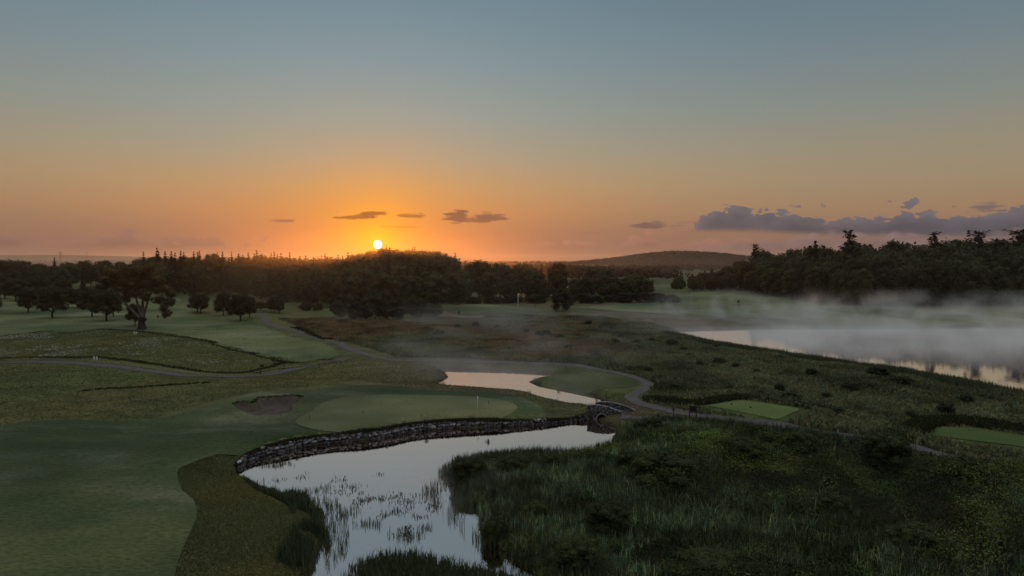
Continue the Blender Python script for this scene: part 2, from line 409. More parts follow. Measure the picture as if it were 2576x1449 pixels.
def gz(x, y):
    r = BVH.ray_cast(Vector((x, y, 400)), Vector((0, 0, -1))); return r[0].z if r[0] else float(height(np.array([x]), np.array([y]))[0])

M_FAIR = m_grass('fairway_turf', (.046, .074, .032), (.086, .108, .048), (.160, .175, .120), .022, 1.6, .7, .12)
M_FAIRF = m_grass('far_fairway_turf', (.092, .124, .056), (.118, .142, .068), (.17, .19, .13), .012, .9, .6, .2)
M_GREEN = m_grass('green_turf', (.128, .145, .074), (.140, .155, .082), (.18, .19, .13), .05, 3.0, .4, .04)
M_COLLAR = m_grass('collar_turf', (.060, .080, .030), (.075, .092, .036), (.12, .13, .07), .05, 2.2, .4, .08)
M_TEE = m_grass('tee_turf', (.112, .160, .050), (.126, .174, .060), (.15, .19, .09), .06, 3.0, .4, .05)
M_SAND = m_plain('bunker_sand', (.078, .064, .060), .95, .1, .3, .8, .12)
M_PATH = m_plain('path_gravel', (.088, .082, .090), .9, .2, .25, 1.2, .04)

def sheet(name, P, material, off=.05, step=2.0, hole=None, kind='structure'):
    P = np.asarray(P); lo, hi = P.min(0), P.max(0)
    gx, gy = np.meshgrid(np.arange(lo[0], hi[0], step), np.arange(lo[1], hi[1], step)); gx, gy = gx.ravel(), gy.ravel()
    s = sdf(P, gx, gy); k = s < -step * .4
    if hole is not None: k &= np.abs(sdf(hole, gx, gy)) > step * .5
    pts = [Vector(p) for p in P] + [Vector((a, b)) for a, b in zip(gx[k], gy[k])]
    E = []
    if hole is not None:
        b = len(pts); pts += [Vector(p) for p in hole]; E = [(b + i, b + (i + 1) % len(hole)) for i in range(len(hole))]
    vs, es, fs, _, _, _ = delaunay_2d_cdt(pts, E, [list(range(len(P)))], 1, 1e-4)
    if hole is not None:
        c = np.array([[sum(vs[i].x for i in f) / 3, sum(vs[i].y for i in f) / 3] for f in fs]); ins = inside(hole, c[:, 0], c[:, 1]); fs = [f for f, q in zip(fs, ins) if not q]
    V = [(v.x, v.y, gz(v.x, v.y) + off) for v in vs]
    mb = MB(); mb.add(V, None, [list(f) for f in fs if len(f) == 3])
    o = mb.obj(name, material, smooth_=True); tag(o, kind=kind); return o
def ribbon(name, L, w, material, off=.06, edge=.12, seed=1):
    L = np.asarray(L); t = np.gradient(L, axis=0); t /= np.linalg.norm(t, axis=1)[:, None]; n = np.stack([-t[:, 1], t[:, 0]], 1)
    s = np.arange(len(L)); V = []
    ks = [-1, -.6, -.2, .2, .6, 1]
    wl = 1 + edge * (fbm(s * .35, s * 0 + seed, 1, 3) - .5) * 2; wr = 1 + edge * (fbm(s * .35, s * 0 + seed + 50, 1, 3) - .5) * 2
    for i in range(len(L)):
        for k in ks:
            p = L[i] + n[i] * k * w / 2 * (wl[i] if k < 0 else wr[i]); V.append((p[0], p[1], gz(p[0], p[1]) + off))
    m = len(ks); Q = [(i * m + k, i * m + k + 1, (i + 1) * m + k + 1, (i + 1) * m + k) for i in range(len(L) - 1) for k in range(m - 1)]
    mb = MB(); mb.add(V, Q); o = mb.obj(name, material, smooth_=True); tag(o, kind='structure'); return o

FAIR_A = smooth(W([(-500, 1130), (-250, 1100), (0, 1080), (60, 1069), (150, 1063), (370, 1055), (450, 1041), (530, 1021), (600, 1005), (690, 990), (790, 982), (868, 974), (943, 970.6), (1018, 975.6), (1068, 982), (1168, 986.8), (1287, 992), (1337, 1009), (1370, 1031), (1364, 1043), (1312, 1056),
      (1240, 1063), (1143, 1062), (1060, 1066), (970, 1078), (880, 1092), (780, 1102), (700, 1117), (640, 1125), (550, 1142), (475, 1168), (450, 1178), (447, 1196), (458, 1227), (487, 1249), (495, 1279), (490, 1307), (470, 1352), (450, 1397), (435, 1455), (380, 1700), (-500, 1900)], 1.4), 2.5)
FAIR_B = smooth(W([(-500, 870), (-200, 853), (0, 843), (185, 834), (357, 839), (500, 859), (644, 889), (730, 905), (800, 902), (860, 890), (800, 862), (720, 843), (672, 828), (640, 812), (560, 803), (500, 800), (470, 770), (440, 752), (395, 742), (-100, 746), (-500, 760)], 1.2), 8)
sheet('fairway', FAIR_A, M_FAIR, .14, 1.4, hole=grow(BUNKER, .12))
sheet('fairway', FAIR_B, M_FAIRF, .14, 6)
sheet('putting_green', GREEN, M_GREEN, .20, 1.4)
sheet('putting_green', ISLE, M_COLLAR, .08, 1.6)
sheet('tee_box', smooth(TEE1 * .97 + TEE1.mean(0) * .03, .8, k=2) if False else TEE1, M_TEE, .08, 1.5)
sheet('tee_box', TEE2, M_TEE, .08, 1.5)
sheet('sand_bunker', grow(BUNKER, .05), M_SAND, .05, .5)
sheet('putting_green', smooth(W([(872, 861), (895, 857), (930, 855), (970, 857), (985, 861), (950, 866), (900, 866)], 1.1), 3), M_GREEN, .12, 3)
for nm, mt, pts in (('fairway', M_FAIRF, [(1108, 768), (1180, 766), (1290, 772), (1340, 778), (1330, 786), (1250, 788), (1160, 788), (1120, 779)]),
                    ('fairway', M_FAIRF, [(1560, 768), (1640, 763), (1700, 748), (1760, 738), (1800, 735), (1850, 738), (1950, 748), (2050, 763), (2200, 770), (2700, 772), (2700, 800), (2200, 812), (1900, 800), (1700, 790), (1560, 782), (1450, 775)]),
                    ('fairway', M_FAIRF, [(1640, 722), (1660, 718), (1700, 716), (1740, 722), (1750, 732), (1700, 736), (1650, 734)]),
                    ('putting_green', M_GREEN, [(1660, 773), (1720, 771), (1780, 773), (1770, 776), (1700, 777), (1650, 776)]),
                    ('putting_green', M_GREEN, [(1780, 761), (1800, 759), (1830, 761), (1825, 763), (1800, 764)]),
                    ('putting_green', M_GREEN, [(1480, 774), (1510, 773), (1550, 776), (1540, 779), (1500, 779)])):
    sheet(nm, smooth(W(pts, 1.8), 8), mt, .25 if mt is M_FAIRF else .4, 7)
ribbon('cart_path', MAINPATH, 2.3, M_PATH, .07, .12, 1)
ribbon('cart_path', LEFTPATH, 2.6, M_PATH, .08, .2, 9)
ribbon('cart_path', SPUR, 2.0, M_PATH, .10, .3, 5)
M_STRIP = m_grass('mown_strip_turf', (.085, .095, .045), (.10, .105, .055), (.13, .14, .10), .05, 2, .3, .08)
tt = np.gradient(LEFTPATH, axis=0); tt /= np.linalg.norm(tt, axis=1)[:, None]
ribbon('mown_verge', (LEFTPATH + np.stack([-tt[:, 1], tt[:, 0]], 1) * 3.3)[:-12], 2.6, M_STRIP, .05, .1, 3)

# ------------------------------------------------------------------ water
def m_water(name, tint=(.90, .77, .73), rough=.02, bump=.004, bs=1.2):
    m = mat(name); g = NT(m.node_tree)
    pos = g.n('ShaderNodeNewGeometry').outputs['Position']
    n = g.noise(pos, bs, 3, .5)
    bp = g.n('ShaderNodeBump'); bp.inputs['Distance'].default_value = bump; bp.inputs['Strength'].default_value = 1; g.l(n, bp.inputs['Height'])
    gl = g.n('ShaderNodeBsdfGlossy'); gl.inputs['Color'].default_value = (*tint, 1); gl.inputs['Roughness'].default_value = rough; g.l(bp.outputs[0], gl.inputs['Normal'])
    df = g.n('ShaderNodeBsdfDiffuse'); df.inputs['Color'].default_value = (.02, .022, .018, 1)
    lw = g.n('ShaderNodeLayerWeight'); lw.inputs['Blend'].default_value = .85
    mx = g.n('ShaderNodeMixShader'); g.l(g.ss(lw.outputs['Facing'], .0, .75), mx.inputs[0])
    g.l(df.outputs[0], mx.inputs[1]); g.l(gl.outputs[0], mx.inputs[2])
    o = g.n('ShaderNodeOutputMaterial'); g.l(mx.outputs[0], o.inputs['Surface']); return m
M_WATER = m_water('pond_water')
def waterplane(name, lo, hi, mt):
    mb = MB(); n = 12
    xs = np.linspace(lo[0], hi[0], n); ys = np.linspace(lo[1], hi[1], n); X, Y = np.meshgrid(xs, ys)
    i = (np.arange(n - 1)[:, None] * n + np.arange(n - 1)).ravel()
    mb.add(np.stack([X, Y, X * 0], -1).reshape(-1, 3), np.stack([i, i + 1, i + n + 1, i + n], 1))
    o = mb.obj(name, mt); tag(o, kind='structure'); return o
# ponds are cut to their shores (plus a hand's width under the banks)
def flat(name, P, mt, z=0.0):
    vs, es, fs, _, _, _ = delaunay_2d_cdt([Vector(p) for p in P], [], [list(range(len(P)))], 1, 1e-4)
    mb = MB(); mb.add([(v.x, v.y, z) for v in vs], None, [list(f) for f in fs if len(f) == 3]); o = mb.obj(name, mt); tag(o, kind='structure'); return o
flat('pond_water', grow(S_LOW, .5), M_WATER)
flat('pond_water', grow(S_UP, .5), M_WATER, -.004)
flat('lake_water', grow(S_LAKE, 1.5), m_water('lake_water', (.95, .90, .88), .03, .006, .8))

# ------------------------------------------------------------------ stone wall
M_STONE = m_stone('wall_stone', (.215, .225, .245), 2.2)
M_BSTONE = m_stone('bridge_stone', (.215, .235, .275), 3.5)
M_MORTAR = m_plain('dark_earth', (.03, .027, .024), .95, .1, .3, 2, .05)  # dark earth behind the wall stones and inside the bridge walls
def stone(mb, c, half, rz, r=rng, rough=.12, box_=.55, tintr=(.55, 1.25), roll=0.0):
    v, f = ICO2
    v = v.copy(); m = np.abs(v).max(1)[:, None]; v = v * (1 - box_) + v / m * box_ * .85      # between ball and block
    v = v * (1 + r.normal(0, rough, (len(v), 1)) * .6) + r.normal(0, .05, (len(v), 3))
    sh = r.normal(0, .18, 2); v[:, 0] += v[:, 2] * sh[0]; v[:, 2] += v[:, 0] * sh[1] * .5
    v = v * np.array(half); cr, sr = math.cos(roll), math.sin(roll); v = v @ np.array([[cr, 0, -sr], [0, 1, 0], [sr, 0, cr]]).T; ca, sa = math.cos(rz), math.sin(rz)
    R = np.array([[ca, -sa, 0], [sa, ca, 0], [0, 0, 1]])
    t = r.uniform(*tintr); w = r.normal(0, .05)
    mb.add(v @ R.T + np.array(c), None, f, (t * (1 + w), t, t * (1 - w)))
def build_wall():
    mb = MB(); seg = np.diff(WL, axis=0); L = np.concatenate([[0], np.cumsum(np.linalg.norm(seg, axis=1))]); tot = L[-1]
    def pt(s):
        s = min(max(s, 0), tot - 1e-3); i = int(np.searchsorted(L, s, 'right') - 1); t = (s - L[i]) / (L[i + 1] - L[i])
        p = WL[i] * (1 - t) + WL[i + 1] * t; d = seg[i] / np.linalg.norm(seg[i]); return p, d
    nrm = lambda d: np.array([-d[1], d[0]])      # away from pond (wall runs left to right, land is on its left)
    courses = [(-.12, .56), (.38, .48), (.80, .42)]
    for zc, hh in courses:
        s = rng.uniform(0, .5)
        while s < tot:
            q = s / tot; big = 1.0 if q < .35 else .78
            w = rng.choice([rng.uniform(.32, .55), rng.uniform(.5, .8), rng.uniform(.75, 1.15)]) * big; p, d = pt(s + w / 2); n = nrm(d)
            dep = rng.uniform(.28, .42)
            zz = zc + hh / 2 + rng.normal(0, .05)
            top = float(wtop(p[0] / p[1] * F + CX)) + .04
            if zz + hh * .3 < top + .1:
                c = p + n * (.42 + (zz) * .10 + rng.normal(0, .04))
                hs = hh * rng.uniform(.46, .6)
                tw = .38 if zz < .3 else 1.0  # lowest course darkened: wet stain plus painted shade along the waterline
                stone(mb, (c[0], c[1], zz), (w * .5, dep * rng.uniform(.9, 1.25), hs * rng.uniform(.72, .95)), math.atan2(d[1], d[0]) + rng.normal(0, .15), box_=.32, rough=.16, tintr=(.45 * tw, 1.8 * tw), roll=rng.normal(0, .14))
                if rng.random() < .3: stone(mb, (c[0] + d[0] * w * .5, c[1] + d[1] * w * .5, zz + rng.uniform(-.2, .2)), (.16, .2, .13), rng.uniform(0, 3), tintr=(.4, 1.2))
            s += w * .98
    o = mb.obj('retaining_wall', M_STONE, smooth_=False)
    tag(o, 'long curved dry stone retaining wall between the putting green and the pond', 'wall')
    # dark packing behind the stones, a part of the wall
    mp = MB(); V = []
    N = int(tot / .8)
    for i in range(N + 1):
        p, d = pt(i * tot / N); n = nrm(d)
        for off, z in ((.42, -.6), (.58, 1.5), (1.25, 1.55), (1.25, -.6)): V.append((p[0] + n[0] * off, p[1] + n[1] * off, z if z < 0 else float(wtop(p[0] / p[1] * F + CX)) - .1 + (z - 1.5)))
    Q = [(i * 4 + k, i * 4 + k + 1, (i + 1) * 4 + k + 1, (i + 1) * 4 + k) for i in range(N) for k in range(3)]
    mp.add(V, Q); mp.obj('packing', M_MORTAR, o)
    # overhanging turf lip
    s = rng.uniform(0, tot, 9000); P = np.array([pt(a)[0] + nrm(pt(a)[1]) * rng.uniform(.15, 1.0) for a in s])
    mg = MB(); zt = wtop(P[:, 0] / P[:, 1] * F + CX) - .02
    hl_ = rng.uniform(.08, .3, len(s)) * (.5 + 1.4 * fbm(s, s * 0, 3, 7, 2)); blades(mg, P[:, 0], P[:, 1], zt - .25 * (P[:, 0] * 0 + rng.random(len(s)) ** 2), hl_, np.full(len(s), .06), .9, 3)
    return o, mg
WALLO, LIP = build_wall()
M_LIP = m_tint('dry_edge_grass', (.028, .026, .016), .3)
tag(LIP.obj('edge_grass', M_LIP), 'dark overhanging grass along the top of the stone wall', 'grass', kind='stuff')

# ------------------------------------------------------------------ bridge
def build_bridge():
    root = empty('stone_bridge', (BC[0], BC[1], 0), math.atan2(BD[1], BD[0]))
    tag(root, 'small humpbacked stone footbridge with a round arch between the two ponds', 'bridge')
    L = float(np.linalg.norm(B1 - B0)); hl = L / 2 + .1; t = .42
    def top(x): return 2.08 - .030 * (x + .6) ** 2 * 1.6 - .05 * x
    R, zc, ax = .92, -.12, -.2
    for side, shift, ln in ((-1, 0, hl), (1, .75, hl + .5)):
        mb = MB(); y = side * BW / 2; z = -.25; row = 0
        while z < 2.6:
            ch = rng.uniform(.15, .24); x = -ln + shift + rng.uniform(-.1, .1)
            while x < ln + shift:
                w = rng.uniform(.2, .52); cx, cz = x + w / 2, z + ch / 2
                arch = side < 0 and (math.hypot(cx - ax, cz - zc) < R + .26 and cz > zc or (abs(cx - ax) < R + .05 and cz <= zc))
                if cz < top(cx - shift) and not arch:
                    stone(mb, (cx, y + rng.normal(0, .018), cz), (w * .53, t / 2 + rng.uniform(-.02, .05), ch * .54), rng.normal(0, .04), rough=.07, box_=.8, tintr=(.45, 1.3))
                x += w
            z += ch * .96
        for k in range(15 if side < 0 else 0):                                  # ring of arch stones
            a = math.pi * (k + .5) / 15
            v, f = ICO2; v = v.copy(); m = np.abs(v).max(1)[:, None]; v = v * .2 + v / m * .7; v = v * np.array([.17, t / 2 + .06, .115]) * (1 + rng.normal(0, .04, (len(v), 1)))
            ca, sa = math.cos(a), math.sin(a); Rm = np.array([[ca, 0, -sa], [0, 1, 0], [sa, 0, ca]])
            tt_ = rng.uniform(.8, 1.5); mb.add(v @ Rm.T + np.array([ax + ca * (R + .13), y, zc + sa * (R + .13)]), None, f, (tt_, tt_, tt_))
        x = -ln + shift                                       # coping, tilted slabs on edge
        while x < ln + shift:
            w = rng.uniform(.2, .4); stone(mb, (x + w / 2, y, top(x - shift) + .07), (w * .5, t / 2 + .06, .11), rng.normal(0, .08), rough=.08, box_=.8, tintr=(.6, 1.5)); x += w
        mc = MB()                                             # solid heart of the wall with the arch cut out
        xs = np.linspace(-ln + shift + .06, ln + shift - .06, 60); V = []; Q = []
        for i, xx in enumerate(xs):
            dxx = abs(xx - ax); lo = zc + math.sqrt(max(0, (R + .1) ** 2 - dxx ** 2)) if dxx < R + .1 and side < 0 else -.5
            tz = top(xx - shift) - .03
            for yy in (y - t / 2 + .05, y + t / 2 - .05): V += [(xx, yy, lo), (xx, yy, tz)]
        for i in range(59):
            a = i * 4; b = a + 4; Q += [(a, b, b + 1, a + 1), (a + 2, a + 3, b + 3, b + 2), (a + 1, b + 1, b + 3, a + 3), (a, a + 2, b + 2, b)]
        Q += [(0, 1, 3, 2), (59 * 4, 59 * 4 + 2, 59 * 4 + 3, 59 * 4 + 1)]
        mc.add(V, Q); p = mb.obj('parapet', M_BSTONE, root); mc.obj('mortar', M_MORTAR, p)
    mb = MB(); V = []; Q = []; n = 18; yy0, yy1 = -BW / 2 + .1, BW / 2 - .1
    for k in range(n + 1):
        a = math.pi * k / n; V += [(ax + math.cos(a) * R, yy0, zc + math.sin(a) * R), (ax + math.cos(a) * R, yy1, zc + math.sin(a) * R)]
    V = [(ax + R, yy0, -.8), (ax + R, yy1, -.8)] + V + [(ax - R, yy0, -.8), (ax - R, yy1, -.8)]
    Q = [(2 * k, 2 * k + 1, 2 * k + 3, 2 * k + 2) for k in range(n + 2)]
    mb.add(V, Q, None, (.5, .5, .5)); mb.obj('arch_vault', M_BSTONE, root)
    mb = MB(); V = []; xs = np.linspace(-hl - 1.2, hl + 1.5, 24)
    for xx in xs: zz = 1.30 - .022 * xx * xx; V += [(xx, -BW / 2 + .15, zz), (xx, BW / 2 - .15, zz)]
    mb.add(V, [(2 * k, 2 * k + 2, 2 * k + 3, 2 * k + 1) for k in range(23)]); mb.obj('deck', M_PATH, root)
build_bridge()

# ------------------------------------------------------------------ small course furniture
M_DARKWOOD = m_plain('dark_wood', (.022, .018, .016), .7, .3, .3, 6)
M_WHITE = m_plain('white_paint', (.75, .76, .78), .5, .4, .06, 8)
M_FLAG = m_plain('flag_cloth', (.78, .78, .76), .8, .2, .08, 8)
M_STAKE = m_plain('stake_wood', (.055, .035, .028), .8, .2, .3, 6)
M_BAND = m_plain('stake_band', (.55, .5, .42), .6, .3, .1, 6)
def P3(px, py, z=None):
    zz = 1.0 if z is None else z
    for _ in range(4): x, y = at(px, py, zz); zz = gz(x, y)
    return x, y, zz

x, y, z = P3(1743, 1056)
r = empty('notice_board', (x, y, z), .08); tag(r, 'dark wooden notice board on two legs beside the gravel path', 'sign')
mb = MB(); box(mb, (0, 0, 1.62), (1.12, .07, .78), bev=.02); b = mb.obj('board', M_DARKWOOD, r)
mb = MB(); box(mb, (0, 0, 2.05), (1.22, .14, .07), bev=.015); mb.obj('cap', M_DARKWOOD, b)
for s in (-.52, .52):
    mb = MB(); box(mb, (s, 0, .98), (.12, .12, 2.1), bev=.015); mb.obj('post', M_DARKWOOD, r)
mb = MB(); box(mb, (0, 0, 1.08), (1.0, .07, .1), bev=.01); mb.obj('crossbar', M_DARKWOOD, r)

def ballwasher(px, py, label, h=1.25):
    x, y, z = P3(px, py); r = empty('ball_washer', (x, y, z)); tag(r, label, 'ball washer')
    mb = MB(); tube(mb, [(0, 0, -.1), (0, 0, h)], [.055, .045], 8); mb.obj('post', M_DARKWOOD, r)
    mb = MB(); tube(mb, [(0, 0, h - .02), (0, 0, h + .08), (0, 0, h + .3), (0, 0, h + .42), (0, 0, h + .5)], [.06, .15, .17, .09, .04], 10); mb.obj('washer_head', M_DARKWOOD, r)
    mb = MB(); tube(mb, [(0, 0, h + .48), (0, 0, h + .6)], [.02, .03], 6); mb.obj('handle', M_DARKWOOD, r)
ballwasher(1694, 1054, 'dark ball washer on a post just left of the notice board')

def flagged(px, py, h, name, label, cat, plate=(.42, .3), matp=M_DARKWOOD, r0=.05, side=1):
    x, y, z = P3(px, py); r = empty(name, (x, y, z)); tag(r, label, cat)
    mb = MB(); tube(mb, [(0, 0, -.1), (0, 0, h)], [r0, r0 * .9], 7); mb.obj('post', matp, r)
    mb = MB(); box(mb, (side * plate[0] * .55, 0, h - plate[1] * .7), (plate[0], .05, plate[1]), bev=.01); mb.obj('plate', M_DARKWOOD, r)
flagged(655, 943, 2.3, 'sign_post', 'dark post with a small square sign where the left path bends', 'sign', (.75, .5), r0=.11)
flagged(1858, 775, 4.2, 'sign_post', 'far dark post with a square plate on the fairway before the right wood', 'sign', (1.1, 1.3), r0=.12, side=-.4)
flagged(359, 837, 2.6, 'sign_post', 'slim dark post standing right under the big old oak', 'sign', (.2, .2), r0=.12, side=.1)
flagged(972, 814, 3.0, 'sign_post', 'slim dark post at the marsh edge below the willow bushes', 'sign', (.3, .3), r0=.08, side=.1)
flagged(1155, 789 + 6, 2.4, 'sign_post', 'squat dark marker on the strip right of the willow bushes', 'sign', (.8, 1.4), r0=.12, side=.1)
def flagstick(px, py, h, label, fs=.5, r0=.02, fm=None):
    x, y, z = P3(px, py); r = empty('flagstick', (x, y, z)); tag(r, label, 'flagstick')
    mb = MB(); tube(mb, [(0, 0, -.1), (0, 0, h)], [r0, r0 * .8], 6); mb.obj('pole', M_WHITE, r)
    mb = MB(); V = []; n = 7
    for i in range(n):
        t = i / (n - 1); yy = .05 * math.sin(t * 6); V += [(t * fs * .55 * (1 - .25 * t), yy, h - t * fs * .75), (t * fs * .55 * (1 - .25 * t) * .6, yy - .02, h - fs * .9 - .05 * t)]
    mb.add(V, [(2 * i, 2 * i + 2, 2 * i + 3, 2 * i + 1) for i in range(n - 1)]); mb.obj('flag', fm or M_FLAG, r)
flagstick(1201, 1030, 2.2, 'white flag hanging limp on a thin pole near the right end of the putting green', .55)
flagstick(1303, 770, 6.5, 'tall pale flagpole in mist in front of the wood right of the sun', .9, .12)
flagged(1347, 775, 5.0, 'sign_post', 'thin dark pole left of the lone round tree', 'sign', (.3, .3), r0=.1, side=.1)

proto = None
for px, py, hh in [(780, 1095, .75), (913, 1082, .75), (1060, 1056, .75), (1230, 1053, .75), (1188, 981, .8), (1391, 1056, .75), (1444, 1056, .75), (1334, 993, .75), (1403, 1012, .75), (1337, 953, .75), (1561, 1073, .7), (635, 1140, .7), (583, 1198, .7), (713, 1262, .75), (714, 1349, .75)]:
    x, y, z = P3(px, py, 1.6)
    if proto is None:
        r = empty('marker_stake', (x, y, z)); mb = MB(); tube(mb, [(0, 0, -.15), (0, 0, .62), (0, 0, .75)], [.035, .035, .03], 6); mb.obj('stake', M_STAKE, r); proto = r
    else: r = copy_tree(proto); r.location = (x, y, z)
    r.rotation_euler = (rng.normal(0, .04), rng.normal(0, .04), 0)
    tag(r, 'short dark wooden hazard stake at the edge of the ponds', 'stake', 'hazard stakes around the ponds')
x, y, z = P3(1525, 1003); r = empty('marker_post', (x, y, z)); tag(r, 'yardage post with a pale top on the grass beyond the bridge', 'post')
mb = MB(); tube(mb, [(0, 0, -.1), (0, 0, 1.45)], [.05, .05], 8); mb.obj('post', M_DARKWOOD, r)
mb = MB(); tube(mb, [(0, 0, 1.45), (0, 0, 1.5), (0, 0, 1.68), (0, 0, 1.72)], [.052, .075, .075, .04], 8); mb.obj('post_cap', M_BAND, r)
for px, py, lb in ((240, 907, 'pair of white marker boards on the flower meadow by the left path'), (340, 842, 'small pale marker boards left of the big old oak')):
    x, y, z = P3(px, py); r = empty('tee_marker', (x, y, z)); tag(r, lb, 'marker')
    for s in (-.33, .33):
        mb = MB(); box(mb, (s, 0, .5), (.34, .08, .85), bev=.02); mb.obj('panel', M_WHITE, r)
for px, py in ((1888, 1027), (1840, 1019)):
    x, y, z = P3(px, py, 1.9); mb = MB(); v, f = ICO2; mb.add(v * .13 + np.array((0, 0, .12)), None, f); tube(mb, [(0, 0, -.1), (0, 0, .05)], [.03, .03], 6)
    tag(mb.obj('tee_marker', M_DARKWOOD, loc=(x, y, z + .06)), 'round dark tee marker on the bright tee right of the notice board', 'marker', 'markers on the right tee')

# pylons far off
M_STEEL = m_plain('galvanised_steel', (.10, .10, .11), .6, .4, .1, 1)
def pylon(px, dist, ytop, label):
    x, y = atd(px, dist); z = gz(x, y); h = H + (HOR - ytop) / F * dist - z; r = empty('electricity_pylon', (x, y, z)); tag(r, label, 'pylon')
    mb = MB(); s = h / 36.0; tr = .34
    L = lambda z: (3.2 - z * .085) if z < 24 else (1.15 + (z - 24) * .28)
    for sx in (-1, 1):
        for sy in (-1, 1): tube(mb, [(sx * L(zz) * s, sy * min(L(zz), 2) * s, zz * s) for zz in (0, 12, 24, 36)], [tr] * 4, 4)
    zs = [0, 6, 12, 18, 24, 30, 36]
    for a, b in zip(zs[:-1], zs[1:]):
        for sy in (-1, 1):
            tube(mb, [(-L(a) * s, sy * 1.2 * s, a * s), (L(b) * s, sy * 1.2 * s, b * s)], [tr * .7] * 2, 4); tube(mb, [(L(a) * s, sy * 1.2 * s, a * s), (-L(b) * s, sy * 1.2 * s, b * s)], [tr * .7] * 2, 4)
    mb.obj('lattice_tower', M_STEEL, r)
    mb = MB(); tube(mb, [(-9 * s, 0, 30.5 * s), (-4 * s, 0, 31.5 * s), (4 * s, 0, 31.5 * s), (9 * s, 0, 30.5 * s)], [tr] * 4, 4)
    for k in (-8, 0, 8): tube(mb, [(k * s, 0, 30.8 * s), (k * s, 0, 27.5 * s)], [tr * .6] * 2, 4)
    mb.obj('crossarm', M_STEEL, r)
pylon(153, 2600, 633, 'faint lattice electricity pylon on the left skyline')
pylon(1150, 3000, 651, 'faint lattice electricity pylon just right of the wooded hill')
x, y = atd(219, 2400); r = empty('radio_mast', (x, y, gz(x, y))); tag(r, 'faint thin mast on the left skyline right of the pylon', 'mast')
mb = MB(); tube(mb, [(0, 0, 0), (0, 0, 42)], [.7, .4], 5); mb.obj('pole', M_STEEL, r)
mb = MB(); tube(mb, [(-3, 0, 38), (3, 0, 38)], [.4, .4], 4); mb.obj('antenna', M_STEEL, r)

# ------------------------------------------------------------------ trees
M_BARK = m_plain('bark', (.045, .038, .032), .9, .1, .35, 2.5, .08)
M_PALEBARK = m_plain('pale_bark', (.16, .14, .12), .9, .1, .35, 2.0, .08)
M_LEAF = m_tint('broad_leaves', (.052, .062, .026), .35, .75, .15, scale=.12, objvar=.7)
M_LEAFB = m_tint('lawn_tree_leaves', (.044, .044, .018), .3, .75, .15, scale=.3)
M_OAKLEAF = m_tint('old_oak_leaves', (.080, .066, .028), .35, .75, .15, scale=.3)
M_NEEDLE = m_tint('conifer_needles', (.018, .026, .018), .3, .8, .05, scale=.2)
M_WILLOW = m_tint('willow_leaves', (.042, .044, .024), .3, .75, .15, scale=.25)
M_DARKBUSH = m_tint('gorse_leaves', (.018, .022, .015), .3, .8, .1, scale=.3)
M_MBUSH = m_tint('marsh_bush_leaves', (.042, .056, .026), .4, .75, .15, scale=.4, objvar=.6)
M_BUSHL = m_tint('bush_leaves', (.050, .066, .024), .4, .75, .15, scale=.4)
M_SCRUB = m_tint('scrub_leaves', (.082, .094, .042), .45, .75, .15, scale=.5)

def crown_blobs(w, h, z0, n, r, shape='round'):
    B = [(0, 0, z0 + (h - z0) * .5, w * .25, w * .25, (h - z0) * .32)]
    for i in range(n):
        t = (i + .5) / n; zt = z0 + (h - z0) * (.12 + .80 * t)
        if shape == 'round': env = math.sqrt(max(.05, 1 - ((t - .42) / .62) ** 2))
        elif shape == 'dome': env = math.sqrt(max(.05, 1 - (t * .92) ** 2.2)) * (1 if t > .1 else .9)
        else: env = max(.25, 1 - t * .75)
        a = i * 2.4 + r.uniform(-.5, .5); rr = w * .5 * env * r.uniform(.5, .78); b = w * r.uniform(.10, .23)
        B.append((math.cos(a) * rr, math.sin(a) * rr, min(zt, h - b * .7), b, b, b * r.uniform(.65, .9)))
    return B
def tree_meshes(w, h, z0, n, leaf, dens, seed, shape='round', tr=.28, lmat=None, bark=None, forks=6, tintv=.3):
    r = np.random.default_rng(seed); mb = MB(); B = crown_blobs(w, h, z0, n, r, shape)
    blob_leaves(mb, B, dens, leaf, True, r, tintv)
    crown = mb.mesh('crown', lmat or M_LEAF)
    mt = MB(); top = z0 + (h - z0) * .55
    tube(mt, [(0, 0, -.4), (0, 0, .15), (r.normal(0, .08), r.normal(0, .08), z0 * .6), (r.normal(0, .15), r.normal(0, .15), z0 * 1.1), (0, 0, top)], [tr * 1.5, tr * 1.15, tr, tr * .85, tr * .3], 8, wob=.05)
    for b in B[1:forks + 1]:
        tube(mt, [(0, 0, z0 * .9), (b[0] * .45, b[1] * .45, z0 + (b[2] - z0) * .5), (b[0] * .85, b[1] * .85, b[2])], [tr * .5, tr * .3, tr * .12], 5)
    return crown, mt.mesh('trunk', bark or M_BARK)
